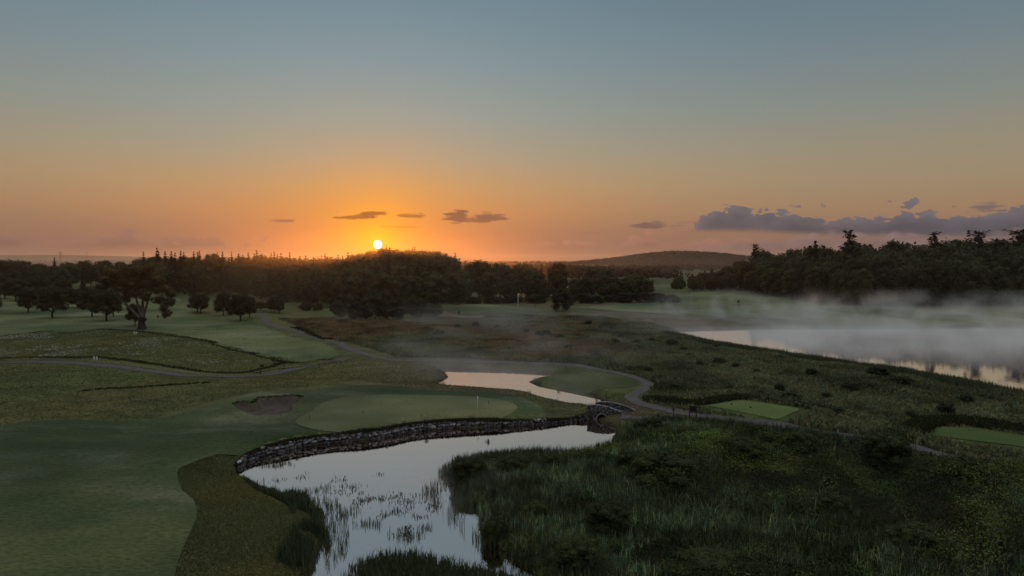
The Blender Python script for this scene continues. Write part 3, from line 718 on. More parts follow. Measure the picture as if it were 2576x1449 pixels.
def conifer_meshes(w, h, z0, seed, levels=16, br=8, droop=.25, gap=0.0, lmat=None, flat=False, nq=7):
    r = np.random.default_rng(seed); mb = MB()
    for i in range(levels):
        t = i / (levels - 1); z = z0 + (h - z0) * t; env = (1 - t) ** .7 if not flat else (.62 + .12 * math.sin(t * 14 + seed)) * (1 - max(0, t - .25) * .75)
        R0 = w * .5 * max(env, .05) * r.uniform(.8, 1.15)
        for k in range(br):
            if r.random() < gap: continue
            a = 2 * math.pi * (k / br) + r.uniform(-.3, .3) + i; L = R0 * r.uniform(.7, 1.15)
            n = max(3, int(nq * (L / (w * .5) + .3))); s = r.uniform(.1, 1, n)
            P = np.stack([np.cos(a) * L * s, np.sin(a) * L * s, z - droop * L * s ** 1.3 + r.normal(0, .1, n)], 1)
            if flat: P[:, 2] = z + .22 * L * s ** 2 - .1 * L + r.normal(0, .12, n)
            N = np.tile([0.2 * math.cos(a), .2 * math.sin(a), 1.0], (n, 1)); V, Q = quads(P, N, (h * .028 + L * .14) * (1.1 - .5 * s), (h * .028 + L * .10) * (1.1 - .5 * s), .4, r)
            c = r.uniform(.7, 1.3, (n, 1)); mb.add(V, Q, None, np.repeat(np.tile(c, (1, 3)), 4, 0))
    V, Q = quads(np.tile([0, 0, h * .985], (3, 1)), np.array([[1., 0, 0], [0, 1., 0], [.7, .7, 0]]), .16, h * .02, .05, r); mb.add(V, Q)
    if not gap:
        v, f = ICO1
        for t in (.1, .3, .5, .7): mb.add(v * np.array([w * .26 * (1 - t), w * .26 * (1 - t), (h - z0) * .16]) + np.array([0, 0, z0 + (h - z0) * (t + .04)]), None, f, (.7, .7, .7))
    crown = mb.mesh('crown', lmat or M_NEEDLE)
    mt = MB(); tube(mt, [(0, 0, -.5), (0, 0, z0), (0, 0, h * .99)], [h * .016, h * .012, .05], 7)
    return crown, mt.mesh('trunk', M_BARK)
def plant_tree(name, meshes, x, y, rz, sxy, sz, label, group=None, cat='tree', z=None):
    g = (gz(x, y) if z is None else z)
    o = empty(name, (x, y, g - .1), rz); o.scale = (sxy, sxy, sz)
    for nm, me in zip(('crown', 'trunk'), meshes):
        c = bpy.data.objects.new(nm, me); COL.objects.link(c); c.parent = o
    tag(o, label, cat, group); return o

# unit shapes: 10 m high
BROAD = [tree_meshes(8.8, 10.3, 1.2, 32, .5, .95, 100 + k, 'round', .22) for k in range(6)]
CONE = [conifer_meshes(5.8, 10, .8, 200 + k, 15, 8, .22) for k in range(4)]
SPIRE = [conifer_meshes(5.6, 10, 3.0, 230 + k, 17, 8, .1, .22, flat=True, nq=9) for k in range(4)]
# skyline of the woods, read off the photograph as heights
SKY = [(-400, 640), (0, 642), (40, 650), (90, 658), (150, 656), (210, 662), (270, 660), (300, 655), (340, 652), (380, 650), (395, 641), (430, 640), (520, 641), (545, 639), (570, 646), (620, 648), (660, 642), (690, 638), (720, 641), (735, 650), (800, 652), (860, 653), (885, 650), (900, 640),
       (925, 630), (960, 627), (1000, 628), (1050, 631), (1100, 637), (1130, 645), (1148, 660), (1170, 668), (1195, 661), (1230, 662), (1250, 672), (1290, 665), (1330, 668), (1370, 670), (1395, 668), (1430, 671), (1450, 690), (1462, 712), (1690, 712), (1710, 703), (1760, 690), (1800, 688), (1840, 672),
       (1870, 655), (1930, 643), (1990, 641), (2050, 637), (2100, 634), (2150, 632), (2200, 628), (2240, 618), (2280, 628), (2330, 618), (2400, 618), (2450, 622), (2520, 615), (2560, 600), (2600, 596), (3000, 605)]
SX, SY = np.array(SKY, float).T; SY = SY - np.where(SX > 1900, 8, 0) + np.where((SX > 420) & (SX < 875), 5, 0)
def sky_at(px): return float(np.interp(px, SX, SY))
def wood(px0, px1, front, rows, sp, name_mix, label, group, fr=(.55, .8), hmin=9, hmax=30, jit=5, depth=11.0, wfac=1.0, sink=0.0):
    r = np.random.default_rng(abs(int(px0 * 7 + 3)))
    FXS, FYS = np.array(front).T
    for k in range(rows):
        px = px0 + r.uniform(0, 10)
        while px < px1:
            yb = float(np.interp(px, FXS, FYS)); d = (H - 1.5) * F / (yb - HOR) + k * depth + r.uniform(-4, 4)
            x, y = atd(px + r.normal(0, 3), d); g = gz(x, y)
            full = H + (HOR - sky_at(px)) / F * d - g
            frac = fr[0] + (1 - fr[0]) * (k / max(rows - 1, 1)) ** .8
            hh = min(max(full * frac * (r.uniform(.9, 1.12) if k == rows - 1 else r.uniform(.9, 1.05)), hmin), hmax)
            con = r.random() < name_mix
            if con:
                plant_tree('conifer_tree', CONE[r.integers(4)], x, y, r.uniform(0, 6.28), hh / 10 * r.uniform(.7, 1.1), hh / 10 * r.uniform(1.0, 1.16), label[1], group[1], 'conifer')
            else:
                plant_tree('broadleaf_tree', BROAD[r.integers(6)], x, y, r.uniform(0, 6.28), hh / 10 * r.uniform(.8, 1.1) * wfac, hh / 10, label[0], group[0])
            px += sp * F / d * (.75 if con else 1) * r.uniform(.85, 1.15)
wood(388, 1165, [(388, 744), (480, 746), (640, 752), (720, 766), (840, 778), (1110, 778), (1165, 768)], 7, 13.0, .38,
     ('dark broadleaf tree in the big wood under the rising sun', 'pointed conifer in the big wood under the rising sun'), ('broadleaf trees of the big central wood', 'conifers of the big central wood'), (.60, .8), 9, 26, depth=17)
wood(900, 1150, [(900, 727), (1150, 727)], 4, 12.0, .15, ('dark broadleaf tree on the round hill below the sun', 'pointed conifer on the round hill below the sun'), ('broadleaf trees on the round hill', 'conifers on the round hill'), (.9, .9), 12, 25, depth=16)
wood(1165, 1462, [(1165, 765), (1290, 762), (1462, 758)], 4, 13.0, .25, ('dark broadleaf tree in the low wood right of the hill', 'pointed conifer in the low wood right of the hill'), ('broadleaf trees of the low wood', 'conifers of the low wood'), (.6, .8), 8, 24, depth=13)
wood(1700, 2720, [(1690, 735), (1850, 741), (1950, 751), (2050, 764), (2150, 771), (2576, 774), (2750, 774)], 5, 12.5, .04, ('tall dark round tree in the wood behind the misty lake', 'dark conifer inside the wood behind the misty lake'), ('trees of the wood behind the lake', 'conifers of the wood behind the lake'), (.68, .9), 9, 36, depth=13, wfac=.92)
wood(-260, 385, [(-260, 742), (0, 742), (385, 738)], 3, 15.0, .08, ('hazy dark tree in the left wood behind the lawn trees', 'hazy conifer in the left wood behind the lawn trees'), ('trees of the hazy left wood', 'conifers of the hazy left wood'), (.72, .9), 9, 22, depth=60)

wood(1692, 1835, [(1690, 733), (1835, 739)], 4, 7.5, .05, ('small hazy tree at the far left end of the right wood', 'small conifer at the far left end of the right wood'), ('small trees at the end of the right wood', 'small conifers at the end of the right wood'), (.45, .8), 5, 16, depth=12)
r = np.random.default_rng(19); px = 396.0
while px < 885:
    d = r.uniform(470, 540); x, y = atd(px, d); g = gz(x, y); hh = H + (HOR - sky_at(px) + r.uniform(2, 17)) / F * d - g
    plant_tree('conifer_tree', CONE[r.integers(4)], x, y, r.uniform(0, 6), hh / 10 * r.uniform(.8, 1.2), hh / 10, 'pointed conifer top breaking the skyline of the central wood', 'conifers breaking the central skyline', 'conifer'); px += r.uniform(6, 26)
for px, yt, d, wf, me, lb in [(1899, 617, 470, .75, SPIRE, 'thin dark conifer standing clear of the wood at its left end'), (2050, 609, 400, 1.15, CONE, 'broad triple topped conifer above the right wood'), (2036, 620, 402, 1.0, CONE, 'left shoulder conifer beside the broad triple topped one'), (2072, 620, 405, 1.0, CONE, 'right shoulder conifer beside the broad triple topped one'),
                       (2136, 583, 385, 1.0, SPIRE, 'tallest layered conifer rising from the right wood'), (2300, 610, 400, .8, CONE, 'small pointed conifer between two domed trees in the right wood'), (2348, 588, 385, .9, SPIRE, 'ragged topped conifer above the dome of the right wood'), (2409, 605, 385, 1.0, SPIRE, 'ragged conifer left of the flat topped giant'),
                       (2459, 585, 380, 1.1, SPIRE, 'flat topped tall conifer near the right edge'), (2514, 606, 385, 1.1, SPIRE, 'leaning ragged conifer between the flat topped giant and the edge tree'), (2563, 582, 370, 1.5, SPIRE, 'broad dark conifer at the right edge of view'),
                       (362, 636, 520, .9, CONE, 'lone pointed conifer above the old oak'), (400, 634, 500, 1.0, CONE, 'first tall pointed conifer at the left end of the central wood'), (432, 634, 500, .9, CONE, 'second tall pointed conifer in the central wood'), (1038, 621, 640, .8, CONE, 'small conifer on top of the round hill right of the sun')]:
    x, y = atd(px, d); g = gz(x, y); hh = H + (HOR - yt) / F * d - g
    plant_tree('conifer_tree', me[int(px) % 4], x, y, px, hh / 10 * wf * (1.25 if me is SPIRE else 1.1), hh / 10, lb, None, 'conifer')

# lawn trees on the left, each read off the photo: base x, base y, top y, crown width px
LAWN = [tree_meshes(8.6, 10, 1.9, 34, .32, .85, 300 + k, 'dome', .26, M_LEAFB) for k in range(4)]
lawn = [(71, 787, 722, 58, 'small round lawn tree second from the left edge'), (132, 800, 718, 74, 'large round lawn tree left of the oak with a short clear stem'), (172, 776, 722, 48, 'slim lawn tree behind the large round one'), (195, 774, 726, 44, 'narrow lawn tree with a pale stem in the gap left of the oak'),
        (232, 798, 720, 62, 'left one of the overlapping lawn trees beside the oak'), (268, 808, 724, 74, 'wide lawn tree nearest the left side of the oak'), (285, 797, 728, 46, 'half hidden lawn tree just behind the oak crown'), (340, 819, 762, 44, 'little dark tree standing right behind the oak trunk'),
        (497, 785, 738, 50, 'lawn tree with twin stems right of the oak, rear stem'), (505, 789, 736, 48, 'lawn tree with twin stems right of the oak, front stem'), (562, 794, 736, 48, 'browner lawn tree third to the right of the oak'), (605, 808, 738, 66, 'widest lawn tree between oak and gravel path'), (628, 800, 744, 40, 'lawn tree tucked behind the widest one by the path'),
        (656, 782, 757, 32, 'small low lawn tree above the start of the path'), (682, 784, 752, 30, 'small lawn tree left of the last pair'), (692, 786, 745, 38, 'lawn tree at the right end of the row'), (703, 789, 750, 32, 'last small lawn tree by the big wood'), (12, 752, 695, 56, 'dark lawn tree at the left edge of view'), (40, 757, 700, 60, 'dark broad lawn tree behind the second from the left edge'),
        (-25, 790, 715, 60, 'lawn tree cut by the left edge'), (100, 756, 692, 62, 'rear dark tree above the large round lawn tree'), (160, 754, 700, 50, 'rear hazy lawn tree between two slimmer ones')]
for px, yb, yt, wd, lb in lawn:
    x, y, z = P3(px, yb); hh = (yb - yt) / F * y; ww = wd / F * y
    plant_tree('lawn_tree', LAWN[int(px) % 4], x, y, px * .7, ww / 8.6, hh / 10, lb, 'trees standing on the left lawns')

# the old oak
def oak():
    x, y, z = P3(357, 830); k = .25 / F * y; r = np.random.default_rng(5)
    root = empty('oak_tree', (x, y, z)); tag(root, 'big gnarled old oak with a swollen trunk and a hanging right limb', 'tree')
    bl = [(1430, 410, 110, 75), (1400, 385, 60, 45), (1310, 440, 110, 65), (1200, 430, 85, 50), (1130, 405, 45, 35), (1530, 440, 110, 75), (1600, 510, 65, 60), (1380, 530, 120, 80), (1260, 540, 100, 70), (1500, 550, 95, 75), (1030, 510, 55, 50), (1055, 570, 65, 40), (1130, 520, 60, 45), (1330, 620, 90, 60), (1280, 690, 45, 45),
          (1420, 640, 60, 50), (1690, 600, 55, 50), (1720, 650, 55, 60), (1690, 740, 55, 55), (1740, 720, 35, 40), (1660, 800, 38, 45), (1640, 865, 30, 38), (1705, 850, 32, 38), (1620, 700, 50, 40), (1555, 730, 50, 35), (1500, 670, 55, 45), (1180, 590, 60, 40), (1230, 640, 40, 35), (1590, 600, 60, 45)]
    B = []
    for zx, zy, rx, rz in bl:
        B.append(((zx - 1430) * k, r.normal(0, 2.0) * (1 if zx < 1600 else .4), (1015 - zy) * k, rx * k, (rx + 25) * k, rz * k))
        for _ in range(2):
            a = r.uniform(0, 6.28); B.append(((zx - 1430 + math.cos(a) * rx * .9) * k, r.normal(0, 2.2) * (1 if zx < 1600 else .4), (1015 - zy + math.sin(a) * rz * .8) * k, rx * k * .42, rx * k * .5, rz * k * .42))
    mb = MB(); blob_leaves(mb, B, .95, .42, True, r, .35); mb.obj('crown', M_OAKLEAF, root)
    q = lambda zx, zy, yy=0: ((zx - 1430) * k, yy, (1015 - zy) * k)
    mb = MB(); tube(mb, [q(1430, 1035), q(1430, 1012), q(1428, 985), q(1426, 940), q(1432, 900), q(1436, 880)], [58 * k, 50 * k, 36 * k, 30 * k, 36 * k, 30 * k], 14, wob=.09)
    tube(mb, [q(1440, 930), q(1462, 915), q(1478, 905)], [20 * k, 15 * k, 10 * k], 8, wob=.08); mb.obj('trunk', M_BARK, root, smooth_=True)
    for pts, rd in (([(1425, 900), (1370, 850), (1310, 780), (1240, 700), (1190, 610)], 17), ([(1432, 890), (1410, 780), (1380, 660), (1330, 540)], 16), ([(1436, 890), (1440, 760), (1450, 600), (1440, 450)], 19), ([(1440, 890), (1480, 780), (1510, 680), (1560, 580), (1570, 480)], 15), ([(1500, 700), (1560, 740), (1630, 730), (1690, 700), (1700, 780), (1665, 850)], 8), ([(1330, 800), (1240, 750), (1140, 620), (1050, 560)], 7), ([(1440, 640), (1330, 520), (1200, 450)], 8), ([(1600, 730), (1650, 640), (1700, 600)], 5)):
        mb = MB(); ys = np.cumsum(r.normal(0, .35, len(pts))); n = len(pts)
        tube(mb, [q(a, b, yy) for (a, b), yy in zip(pts, ys)], [rd * k * (1 - .75 * i / (n - 1)) for i in range(n)], 8, wob=.06); mb.obj('limb', M_PALEBARK, root, smooth_=True)
oak()

# round willows, bushes and trees of the middle distance
BUSH = [tree_meshes(11.5, 10, .6, 26, .55, 1.0, 400 + k, 'round', .2, M_WILLOW, forks=4) for k in range(4)]
DBUSH = [tree_meshes(13, 10, .3, 22, .6, 1.0, 430 + k, 'round', .2, M_DARKBUSH, forks=3) for k in range(3)]
for i, (px, yb, yt, wd, lb) in enumerate([(850, 797, 758, 40, 'smallest willow bush at the left end of the row'), (905, 806, 745, 74, 'largest rounded willow bush before the central wood'), (945, 803, 742, 70, 'tall willow bush behind the largest one'), (990, 805, 752, 62, 'rounded willow bush in the middle of the row'), (1050, 798, 750, 66, 'willow bush with a sloping right side'), (1090, 798, 764, 52, 'low willow bush at the right end of the row'), (1020, 790, 748, 56, 'rear willow bush peeping between two front ones'),
                                       (770, 782, 758, 34, 'small dark bush left of the willow row'), (800, 781, 762, 30, 'low dark bush beside the willow row'), (870, 790, 740, 56, 'rear willow bush touching the central wood')]):
    x, y, z = P3(px, yb); plant_tree('willow_bush', BUSH[i % 4], x, y, i * 1.3, wd / F * y / 11.5, (yb - yt) / F * y / 10, lb, 'rounded willows before the central wood', 'bush')
x, y, z = P3(1415, 783); plant_tree('round_tree', BUSH[1], x, y, .5, 62 / F * y / 11.5, 59 / F * y / 10, 'lone round tree standing in mist in front of the low wood')
for i, (px, yb, yt, wd, lb) in enumerate([(1497, 745, 676, 60, 'tall domed tree at the left of the middle clump'), (1525, 757, 679, 58, 'tallest domed tree in the middle clump'), (1545, 760, 700, 60, 'lower front tree of the middle clump'), (1600, 752, 694, 76, 'wide spreading tree at the right of the middle clump'), (1575, 755, 700, 50, 'tree in the middle of the clump with sky below its crown'), (1480, 752, 700, 46, 'small left tree joined to the middle clump'), (1628, 745, 708, 40, 'right shoulder tree of the middle clump')]):
    x, y = atd(px, (H - 1.5) * F / (yb - HOR)); plant_tree('clump_tree', BROAD[i % 6], x, y, i * 2.0, wd / F * y / 8.4, (yb - yt) / F * y / 10, lb, 'trees of the middle clump')
for i, (px, yb, yt, wd) in enumerate([(1465, 764, 738, 50), (1500, 765, 745, 44), (1540, 762, 742, 46), (1580, 763, 738, 60), (1620, 763, 736, 54), (1655, 763, 738, 54), (1690, 764, 742, 46), (1626, 757, 728, 16), (1350, 764, 742, 60), (1290, 764, 744, 60), (1240, 765, 746, 56), (1190, 767, 748, 50)]):
    x, y = atd(px, (H - 1.5) * F / (yb - HOR)); plant_tree('dark_bush', DBUSH[i % 3], x, y, i, wd / F * y / 13, (yb - yt) / F * y / 10, 'low blackish bush in the dense hedge line below the middle clump', 'low dark bushes in the middle distance', 'bush')

# ------------------------------------------------------------------ far woodland: one mass, nobody could count it
def far_wood(name, cells, label, lm, q=20, size=9.0):
    mb = MB(); r = np.random.default_rng(77)
    P = np.array(cells); z = height(P[:, 0], P[:, 1]); n = len(P); s = size * r.uniform(.6, 1.25, n) * (P[:, 2] if P.shape[1] > 2 else 1)
    i = np.repeat(np.arange(n), q); d = r.normal(0, 1, (n * q, 3)); d[:, 2] = np.abs(d[:, 2]) * 1.0 - .1; d /= np.linalg.norm(d, axis=1)[:, None]
    C = np.stack([P[i, 0], P[i, 1], z[i] + s[i] * .45], 1); R = (s[i] * .5)[:, None] * np.array([1, 1, 1.1]) * r.uniform(.75, 1.1, (n * q, 1))
    V, Q = quads(C + d * R, d, s[i] * .22, s[i] * .20, .45, r); t = np.repeat(r.uniform(.55, 1.4, n), q)[:, None] * r.uniform(.8, 1.2, (n * q, 1))
    mb.add(V, Q, None, np.repeat(np.tile(t, (1, 3)), 4, 0))
    o = mb.obj(name, lm); tag(o, label, 'woodland', kind='stuff')
M_FARW = m_tint('far_canopy', (.022, .026, .016), .3, .85, scale=.02)
r = np.random.default_rng(8)
px = r.uniform(1290, 2100, 26000); d = r.uniform(1500, 2600, 26000); x, y = (px - CX) / F * d, d; k = height(x, y) > 8 + r.uniform(0, 3, len(x))
far_wood('far_woodland', np.stack([x[k], y[k], np.full(k.sum(), 1.3)], 1)[:7500], 'continuous dark woodland covering the far hill on the right', M_FARW, 14)
d = 10 ** r.uniform(math.log10(640), math.log10(4200), 9000); px = np.where(d > 900, r.uniform(-500, 1500, 9000), r.uniform(-400, 420, 9000)); x, y = (px - CX) / F * d, d
k = fbm(x / (90 + d * .04), y * .45 / (90 + d * .04), 1, 55) > np.where(px < 450, .43, .5); c1 = np.stack([x[k], y[k]], 1)
d = r.uniform(750, 1500, 4200); px = r.uniform(1150, 1900, 4200); x, y = (px - CX) / F * d, d; k = fbm(x, y * .5, 110, 59) > .46; c2 = np.stack([x[k], y[k]], 1)
cells = np.concatenate([c1, c2]); cells = np.concatenate([cells, np.full((len(cells), 1), 1.2)], 1)
far_wood('distant_hedgerows', cells, 'hazy hedgerows and copses across the far plain', M_FARW, 16)

# ------------------------------------------------------------------ ground vegetation
def scatter(n, poly, r=rng):
    P = np.asarray(poly); lo, hi = P.min(0), P.max(0); out = []; c = 0
    while c < n:
        x = r.uniform(lo[0], hi[0], n * 2); y = r.uniform(lo[1], hi[1], n * 2); k = inside(P, x, y); out.append(np.stack([x[k], y[k]], 1)); c += k.sum()
    a = np.concatenate(out)[:n]; return a[:, 0], a[:, 1]
def clear(x, y, extra=()):
    k = np.ones(len(x), bool)
    for S, m in ((S_LOW, .15), (S_UP, .3), (S_LAKE, .0)): k &= sdf(S, x, y, 10) > m
    for S, m in ((FAIR_A, .0), (FAIR_B, 0), (TEE1, 2.0), (TEE2, 2.0), (ISLE, 3.5), (GREEN, 1), (BUNKER, .4)): k &= sdf(S, x, y, 10) > m
    for Lp, w in ((MAINPATH, 1.5), (LEFTPATH, 1.6), (SPUR, 1.2)): k &= dline(Lp[::3], x, y) > w
    return k
# the marsh
MARSH = W([(700, 806), (1000, 812), (1300, 800), (1500, 800), (1700, 828), (1740, 852), (1800, 868), (2031, 902), (2388, 962), (2620, 1008), (3000, 1100), (2900, 1200), (2300, 1160), (2100, 1110), (1900, 1075), (1720, 1036), (1640, 1020), (1625, 1000), (1660, 972), (1600, 945), (1450, 918), (1200, 905), (1000, 898), (900, 875), (800, 845)], .8)
x, y = scatter(150000, MARSH); k = clear(x, y); x, y = x[k], y[k]
f1 = fbm(x, y, 9, 61); f2 = fbm(x, y, 26, 63); k = f1 > rng.uniform(.18, .5, len(x)); x, y, f1, f2 = x[k], y[k], f1[k], f2[k]
h = .25 + 1.0 * sstep(.4, .8, f1) + rng.uniform(0, .3, len(x)); px = x / y * F + CX
brown = (sstep(.4, .6, f2) * sstep(1750, 1350, px))[:, None]; dk = (1 - .5 * sstep(.5, .75, fbm(x, y, 7, 71)))[:, None]
tcol = (np.array([1, 1, 1]) * (1 - brown) + np.array([1.4, .93, .95]) * brown) * dk * (.6 + .9 * fbm(x, y, 12, 67, 3)[:, None])
mb = MB(); blades(mb, x, y, height(x, y), h, .16 + .0009 * y, .45, 3, spread=.25, tc=tcol)
M_MARSH = m_tint('marsh_grass', (.165, .185, .098), .4, .9, .15, scale=.15)
tag(mb.obj('marsh_grass', M_MARSH), 'tussocky brown and green marsh grass between the ponds and the lake', 'grass', kind='stuff')
# reeds along the lake shore
LS = W([(1690, 848), (1740, 857), (1787, 868), (1850, 878), (1931, 891), (2031, 908), (2181, 930), (2300, 948), (2388, 966), (2480, 985), (2576, 1003), (2800, 1042)], 0); LS = smooth(LS, 1.5, False, 60)
i = rng.integers(0, len(LS), 26000); x = LS[i, 0] + rng.normal(0, 1.3, len(i)); y = LS[i, 1] - np.abs(rng.normal(0, 2.2, len(i))) + .8
mb = MB(); blades(mb, x, y, np.maximum(height(x, y), -.1), rng.uniform(.9, 2.0, len(x)) * (.7 + .6 * fbm(x, y, 6, 5)), np.full(len(x), .13), .15, 2, spread=.2)
M_REED = m_tint('reed_leaves', (.085, .105, .058), .3, .8, .2, scale=.3)
tag(mb.obj('lake_reeds', M_REED), 'upright reed fringe along the near shore of the lake', 'reeds', kind='stuff')
# rough grass on the left and around the ponds
ROUGH = W([(-500, 840), (0, 838), (357, 835), (660, 885), (900, 896), (1100, 906), (1500, 925), (1600, 950), (1600, 1000), (1750, 1050), (1720, 1075), (1560, 1120), (1500, 1060), (1480, 1058), (900, 960), (700, 990), (560, 1010), (360, 1060), (-500, 1150)], 1)
x, y = scatter(110000, ROUGH); k = clear(x, y); x, y = x[k], y[k]
x2, y2 = scatter(45000, W([(400, 1520), (400, 1170), (640, 1108), (612, 1190), (700, 1260), (790, 1290), (800, 1360), (750, 1460), (720, 1700), (380, 1700)], 1)); k = clear(x2, y2); x, y = np.concatenate([x, x2[k]]), np.concatenate([y, y2[k]])
fb = fbm(x, y, 14, 91)[:, None]; tcol = np.array([1.0, 1, .9]) * (.75 + .5 * fb) * (1 + np.array([.18, 0, -.05]) * sstep(.45, .6, fb))
mb = MB(); blades(mb, x, y, height(x, y), rng.uniform(.06, .18, len(x)), .05 + .0006 * y, .7, 2, spread=.12, tc=tcol, tint=(.85, 1.15), warmv=.07)
M_ROUGH = m_tint('rough_grass', (.134, .150, .070), .35, .9, .1, scale=.1)
tag(mb.obj('rough_grass', M_ROUGH), 'uncut olive brown rough grass between fairways, paths and ponds', 'grass', kind='stuff')
# long dark grass along mown edges
def edgeline(pts, z, n, hh, w=.5, dens=1.0):
    L = smooth(W(pts, z), 1.0, False, 80); i = rng.integers(0, len(L), n); return L[i, 0] + rng.normal(0, w, n), L[i, 1] + rng.normal(0, w, n), rng.uniform(.5, 1, n) * hh
E = [edgeline([(-200, 912), (0, 906), (125, 903), (250, 907), (375, 920), (500, 932), (600, 934), (660, 925), (710, 908)], 1, 5000, .35), edgeline([(0, 843), (185, 833), (357, 839), (500, 859), (644, 889), (730, 908)], 1, 4500, .5, .7),
     edgeline([(210, 980), (270, 976), (330, 975), (400, 972), (460, 970), (520, 968)], 1, 700, .36, .3), edgeline([(357, 839), (500, 833), (640, 828)], 1, 900, .3, .5), edgeline([(588, 1019), (612, 1014), (638, 1016), (648, 1007), (694, 1001), (736, 996), (757, 1001)], 1.6, 1300, .3, .1), edgeline([(880, 862), (930, 868), (985, 868)], 1, 1200, .7, .8), edgeline([(745, 828), (800, 845), (830, 855)], 1, 900, .7, .8),
     edgeline([(800, 903), (840, 910), (700, 926), (640, 936)], 1, 1200, .25, .4), edgeline([(1650, 1006), (1700, 1013), (1750, 1020), (1790, 1017), (1840, 1008), (1900, 1003), (2030, 1025), (2080, 1038)], 1, 6000, .9, 1.1), edgeline([(2250, 1105), (2330, 1072), (2400, 1064), (2500, 1076), (2640, 1095)], 1, 6000, 1.1, 1.2)]
x = np.concatenate([e[0] for e in E]); y = np.concatenate([e[1] for e in E]); h = np.concatenate([e[2] for e in E]); k = (h > .3) | (rng.random(len(x)) < .5); k &= (sdf(TEE1, x, y, 9) > .6) & (sdf(TEE2, x, y, 9) > .6); x, y, h = x[k], y[k], h[k] * np.where(x[k] < 0, .75, 1); mb = MB()
blades(mb, x, y, height(x, y), h, .10 + .0006 * y, .4, 2, spread=.15)
M_EDGE = m_tint('long_edge_grass', (.036, .046, .020), .3, .9, .1, scale=.3)
tag(mb.obj('long_grass', M_EDGE), 'dark long grass left standing along the mown edges and paths', 'grass', kind='stuff')
# white flower haze on the meadow
x, y = scatter(14000, W([(-200, 850), (100, 842), (357, 840), (500, 862), (660, 895), (600, 925), (300, 905), (-200, 905)], 1)); k = fbm(x, y * .5, 7, 97) > rng.uniform(.53, .72, len(x)); x, y = x[k], y[k]
P = np.stack([x, y, height(x, y) + rng.uniform(.35, .6, len(x))], 1); V, Q = quads(P, np.tile([0, 0, 1.], (len(P), 1)), .17, .17, .4); mb = MB(); mb.add(V, Q, None, (1, 1, 1))
M_FLOWER = m_tint('flower_heads', (.46, .48, .46), .2, .9, .2)
tag(mb.obj('meadow_flowers', M_FLOWER), 'drifts of small white flowers in the left meadow', 'flowers', kind='stuff')

# foreground thicket on the right of the pond
THICK = W([(1560, 1078), (1640, 1068), (1800, 1078), (2000, 1096), (2180, 1124), (2330, 1158), (2560, 1190), (2800, 1225), (3200, 1300), (3200, 1750), (1500, 1800), (1440, 1560), (1364, 1452), (1262, 1378), (1214, 1348), (1206, 1284), (1174, 1258), (1134, 1225), (1132, 1200), (1158, 1176), (1268, 1152), (1427, 1146), (1520, 1130), (1545, 1110)], .3)
def canopy(x, y):
    c = .35 + 2.1 * sstep(.42, .78, fbm(x, y, 8, 121, 3)) + 1.5 * np.maximum(fbm(x, y, 3.0, 123, 3) - .38, 0) * 1.6
    return c * (.25 + .75 * sstep(0, 11, -sdf(THICK, x, y)))
x, y = scatter(210000, THICK); c = canopy(x, y); zz = height(x, y) + c * rng.uniform(.55, 1.0, len(x)) ** .7
P = np.stack([x, y, zz], 1); e = .5; N = np.stack([-(canopy(x + e, y) - c) / e, -(canopy(x, y + e) - c) / e, np.ones(len(x))], 1)
zone = fbm(x, y, 11, 131); t = rng.uniform(.4, 1.8, (len(x), 1)) * (.45 + 1.25 * sstep(.35, .7, fbm(x, y, 3.2, 137, 3)))[:, None]
g1, g2, g3 = np.array([.8, 1.0, .7]), np.array([.92, .98, .6]), np.array([.55, .75, .6])
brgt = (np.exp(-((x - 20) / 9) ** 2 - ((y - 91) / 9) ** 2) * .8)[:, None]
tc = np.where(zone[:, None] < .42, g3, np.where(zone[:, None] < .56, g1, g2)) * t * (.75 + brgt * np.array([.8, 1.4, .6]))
V, Q = quads(P, N, .12, .10, .7); mb = MB(); mb.add(V, Q, None, np.repeat(tc, 4, 0))
tag(mb.obj('undergrowth', M_SCRUB), 'dense dark low scrub filling the bank right of the pond', 'undergrowth', kind='stuff')
x, y = scatter(60000, THICK); k = fbm(x, y, 9, 141) > rng.uniform(.38, .62, len(x)); x, y = x[k], y[k]
mb = MB(); c = canopy(x, y); hh = c * .7 + rng.uniform(.5, 1.3, len(x)); pale = rng.choice([.35, .6, 1.0, 1.9], (len(x), 1), p=[.35, .3, .25, .1]) * (.6 + .9 * sstep(.4, .7, fbm(x, y, 5, 151)))[:, None] * np.array([.95, 1.05, 1.0])
blades(mb, x, y, height(x, y), hh, np.full(len(x), .045), .30, 4, spread=.12, tc=pale)
M_REED2 = m_tint('bank_reeds', (.140, .172, .100), .35, .8, .2, scale=.4)
tag(mb.obj('bank_reeds', M_REED2), 'pale green reeds pushing up through the scrub right of the pond', 'reeds', kind='stuff')
# reeds in and around the lower pond
mb = MB()
def clump(px, py, n, sx, sy, h0, h1, w=.035, lean=.25, nb=2):
    cx, cy = at(px, py, 0); x = cx + rng.normal(0, sx, n); y = cy + rng.normal(0, sy, n)
    blades(mb, x, y, np.maximum(height(x, y), -.05), rng.uniform(h0, h1, n), np.full(n, w), lean, nb, spread=.05)
def poly(pts, n, h0, h1, w=.04, lean=.2, nb=3, thr=None):
    x, y = scatter(n, W(pts, 0))
    if thr: k = fbm(x, y, 2.2, 161, 3) > rng.uniform(thr - .1, thr + .1, len(x)); x, y = x[k], y[k]
    blades(mb, x, y, np.maximum(height(x, y), -.05), rng.uniform(h0, h1, len(x)), np.full(len(x), w), lean, nb, spread=.06)
poly([(860, 1440), (960, 1408), (1040, 1400), (1120, 1420), (1180, 1436), (1290, 1456), (1380, 1500), (1400, 1580), (800, 1580), (830, 1480)], 5200, .5, 1.5, .05, .28, 3, .47)
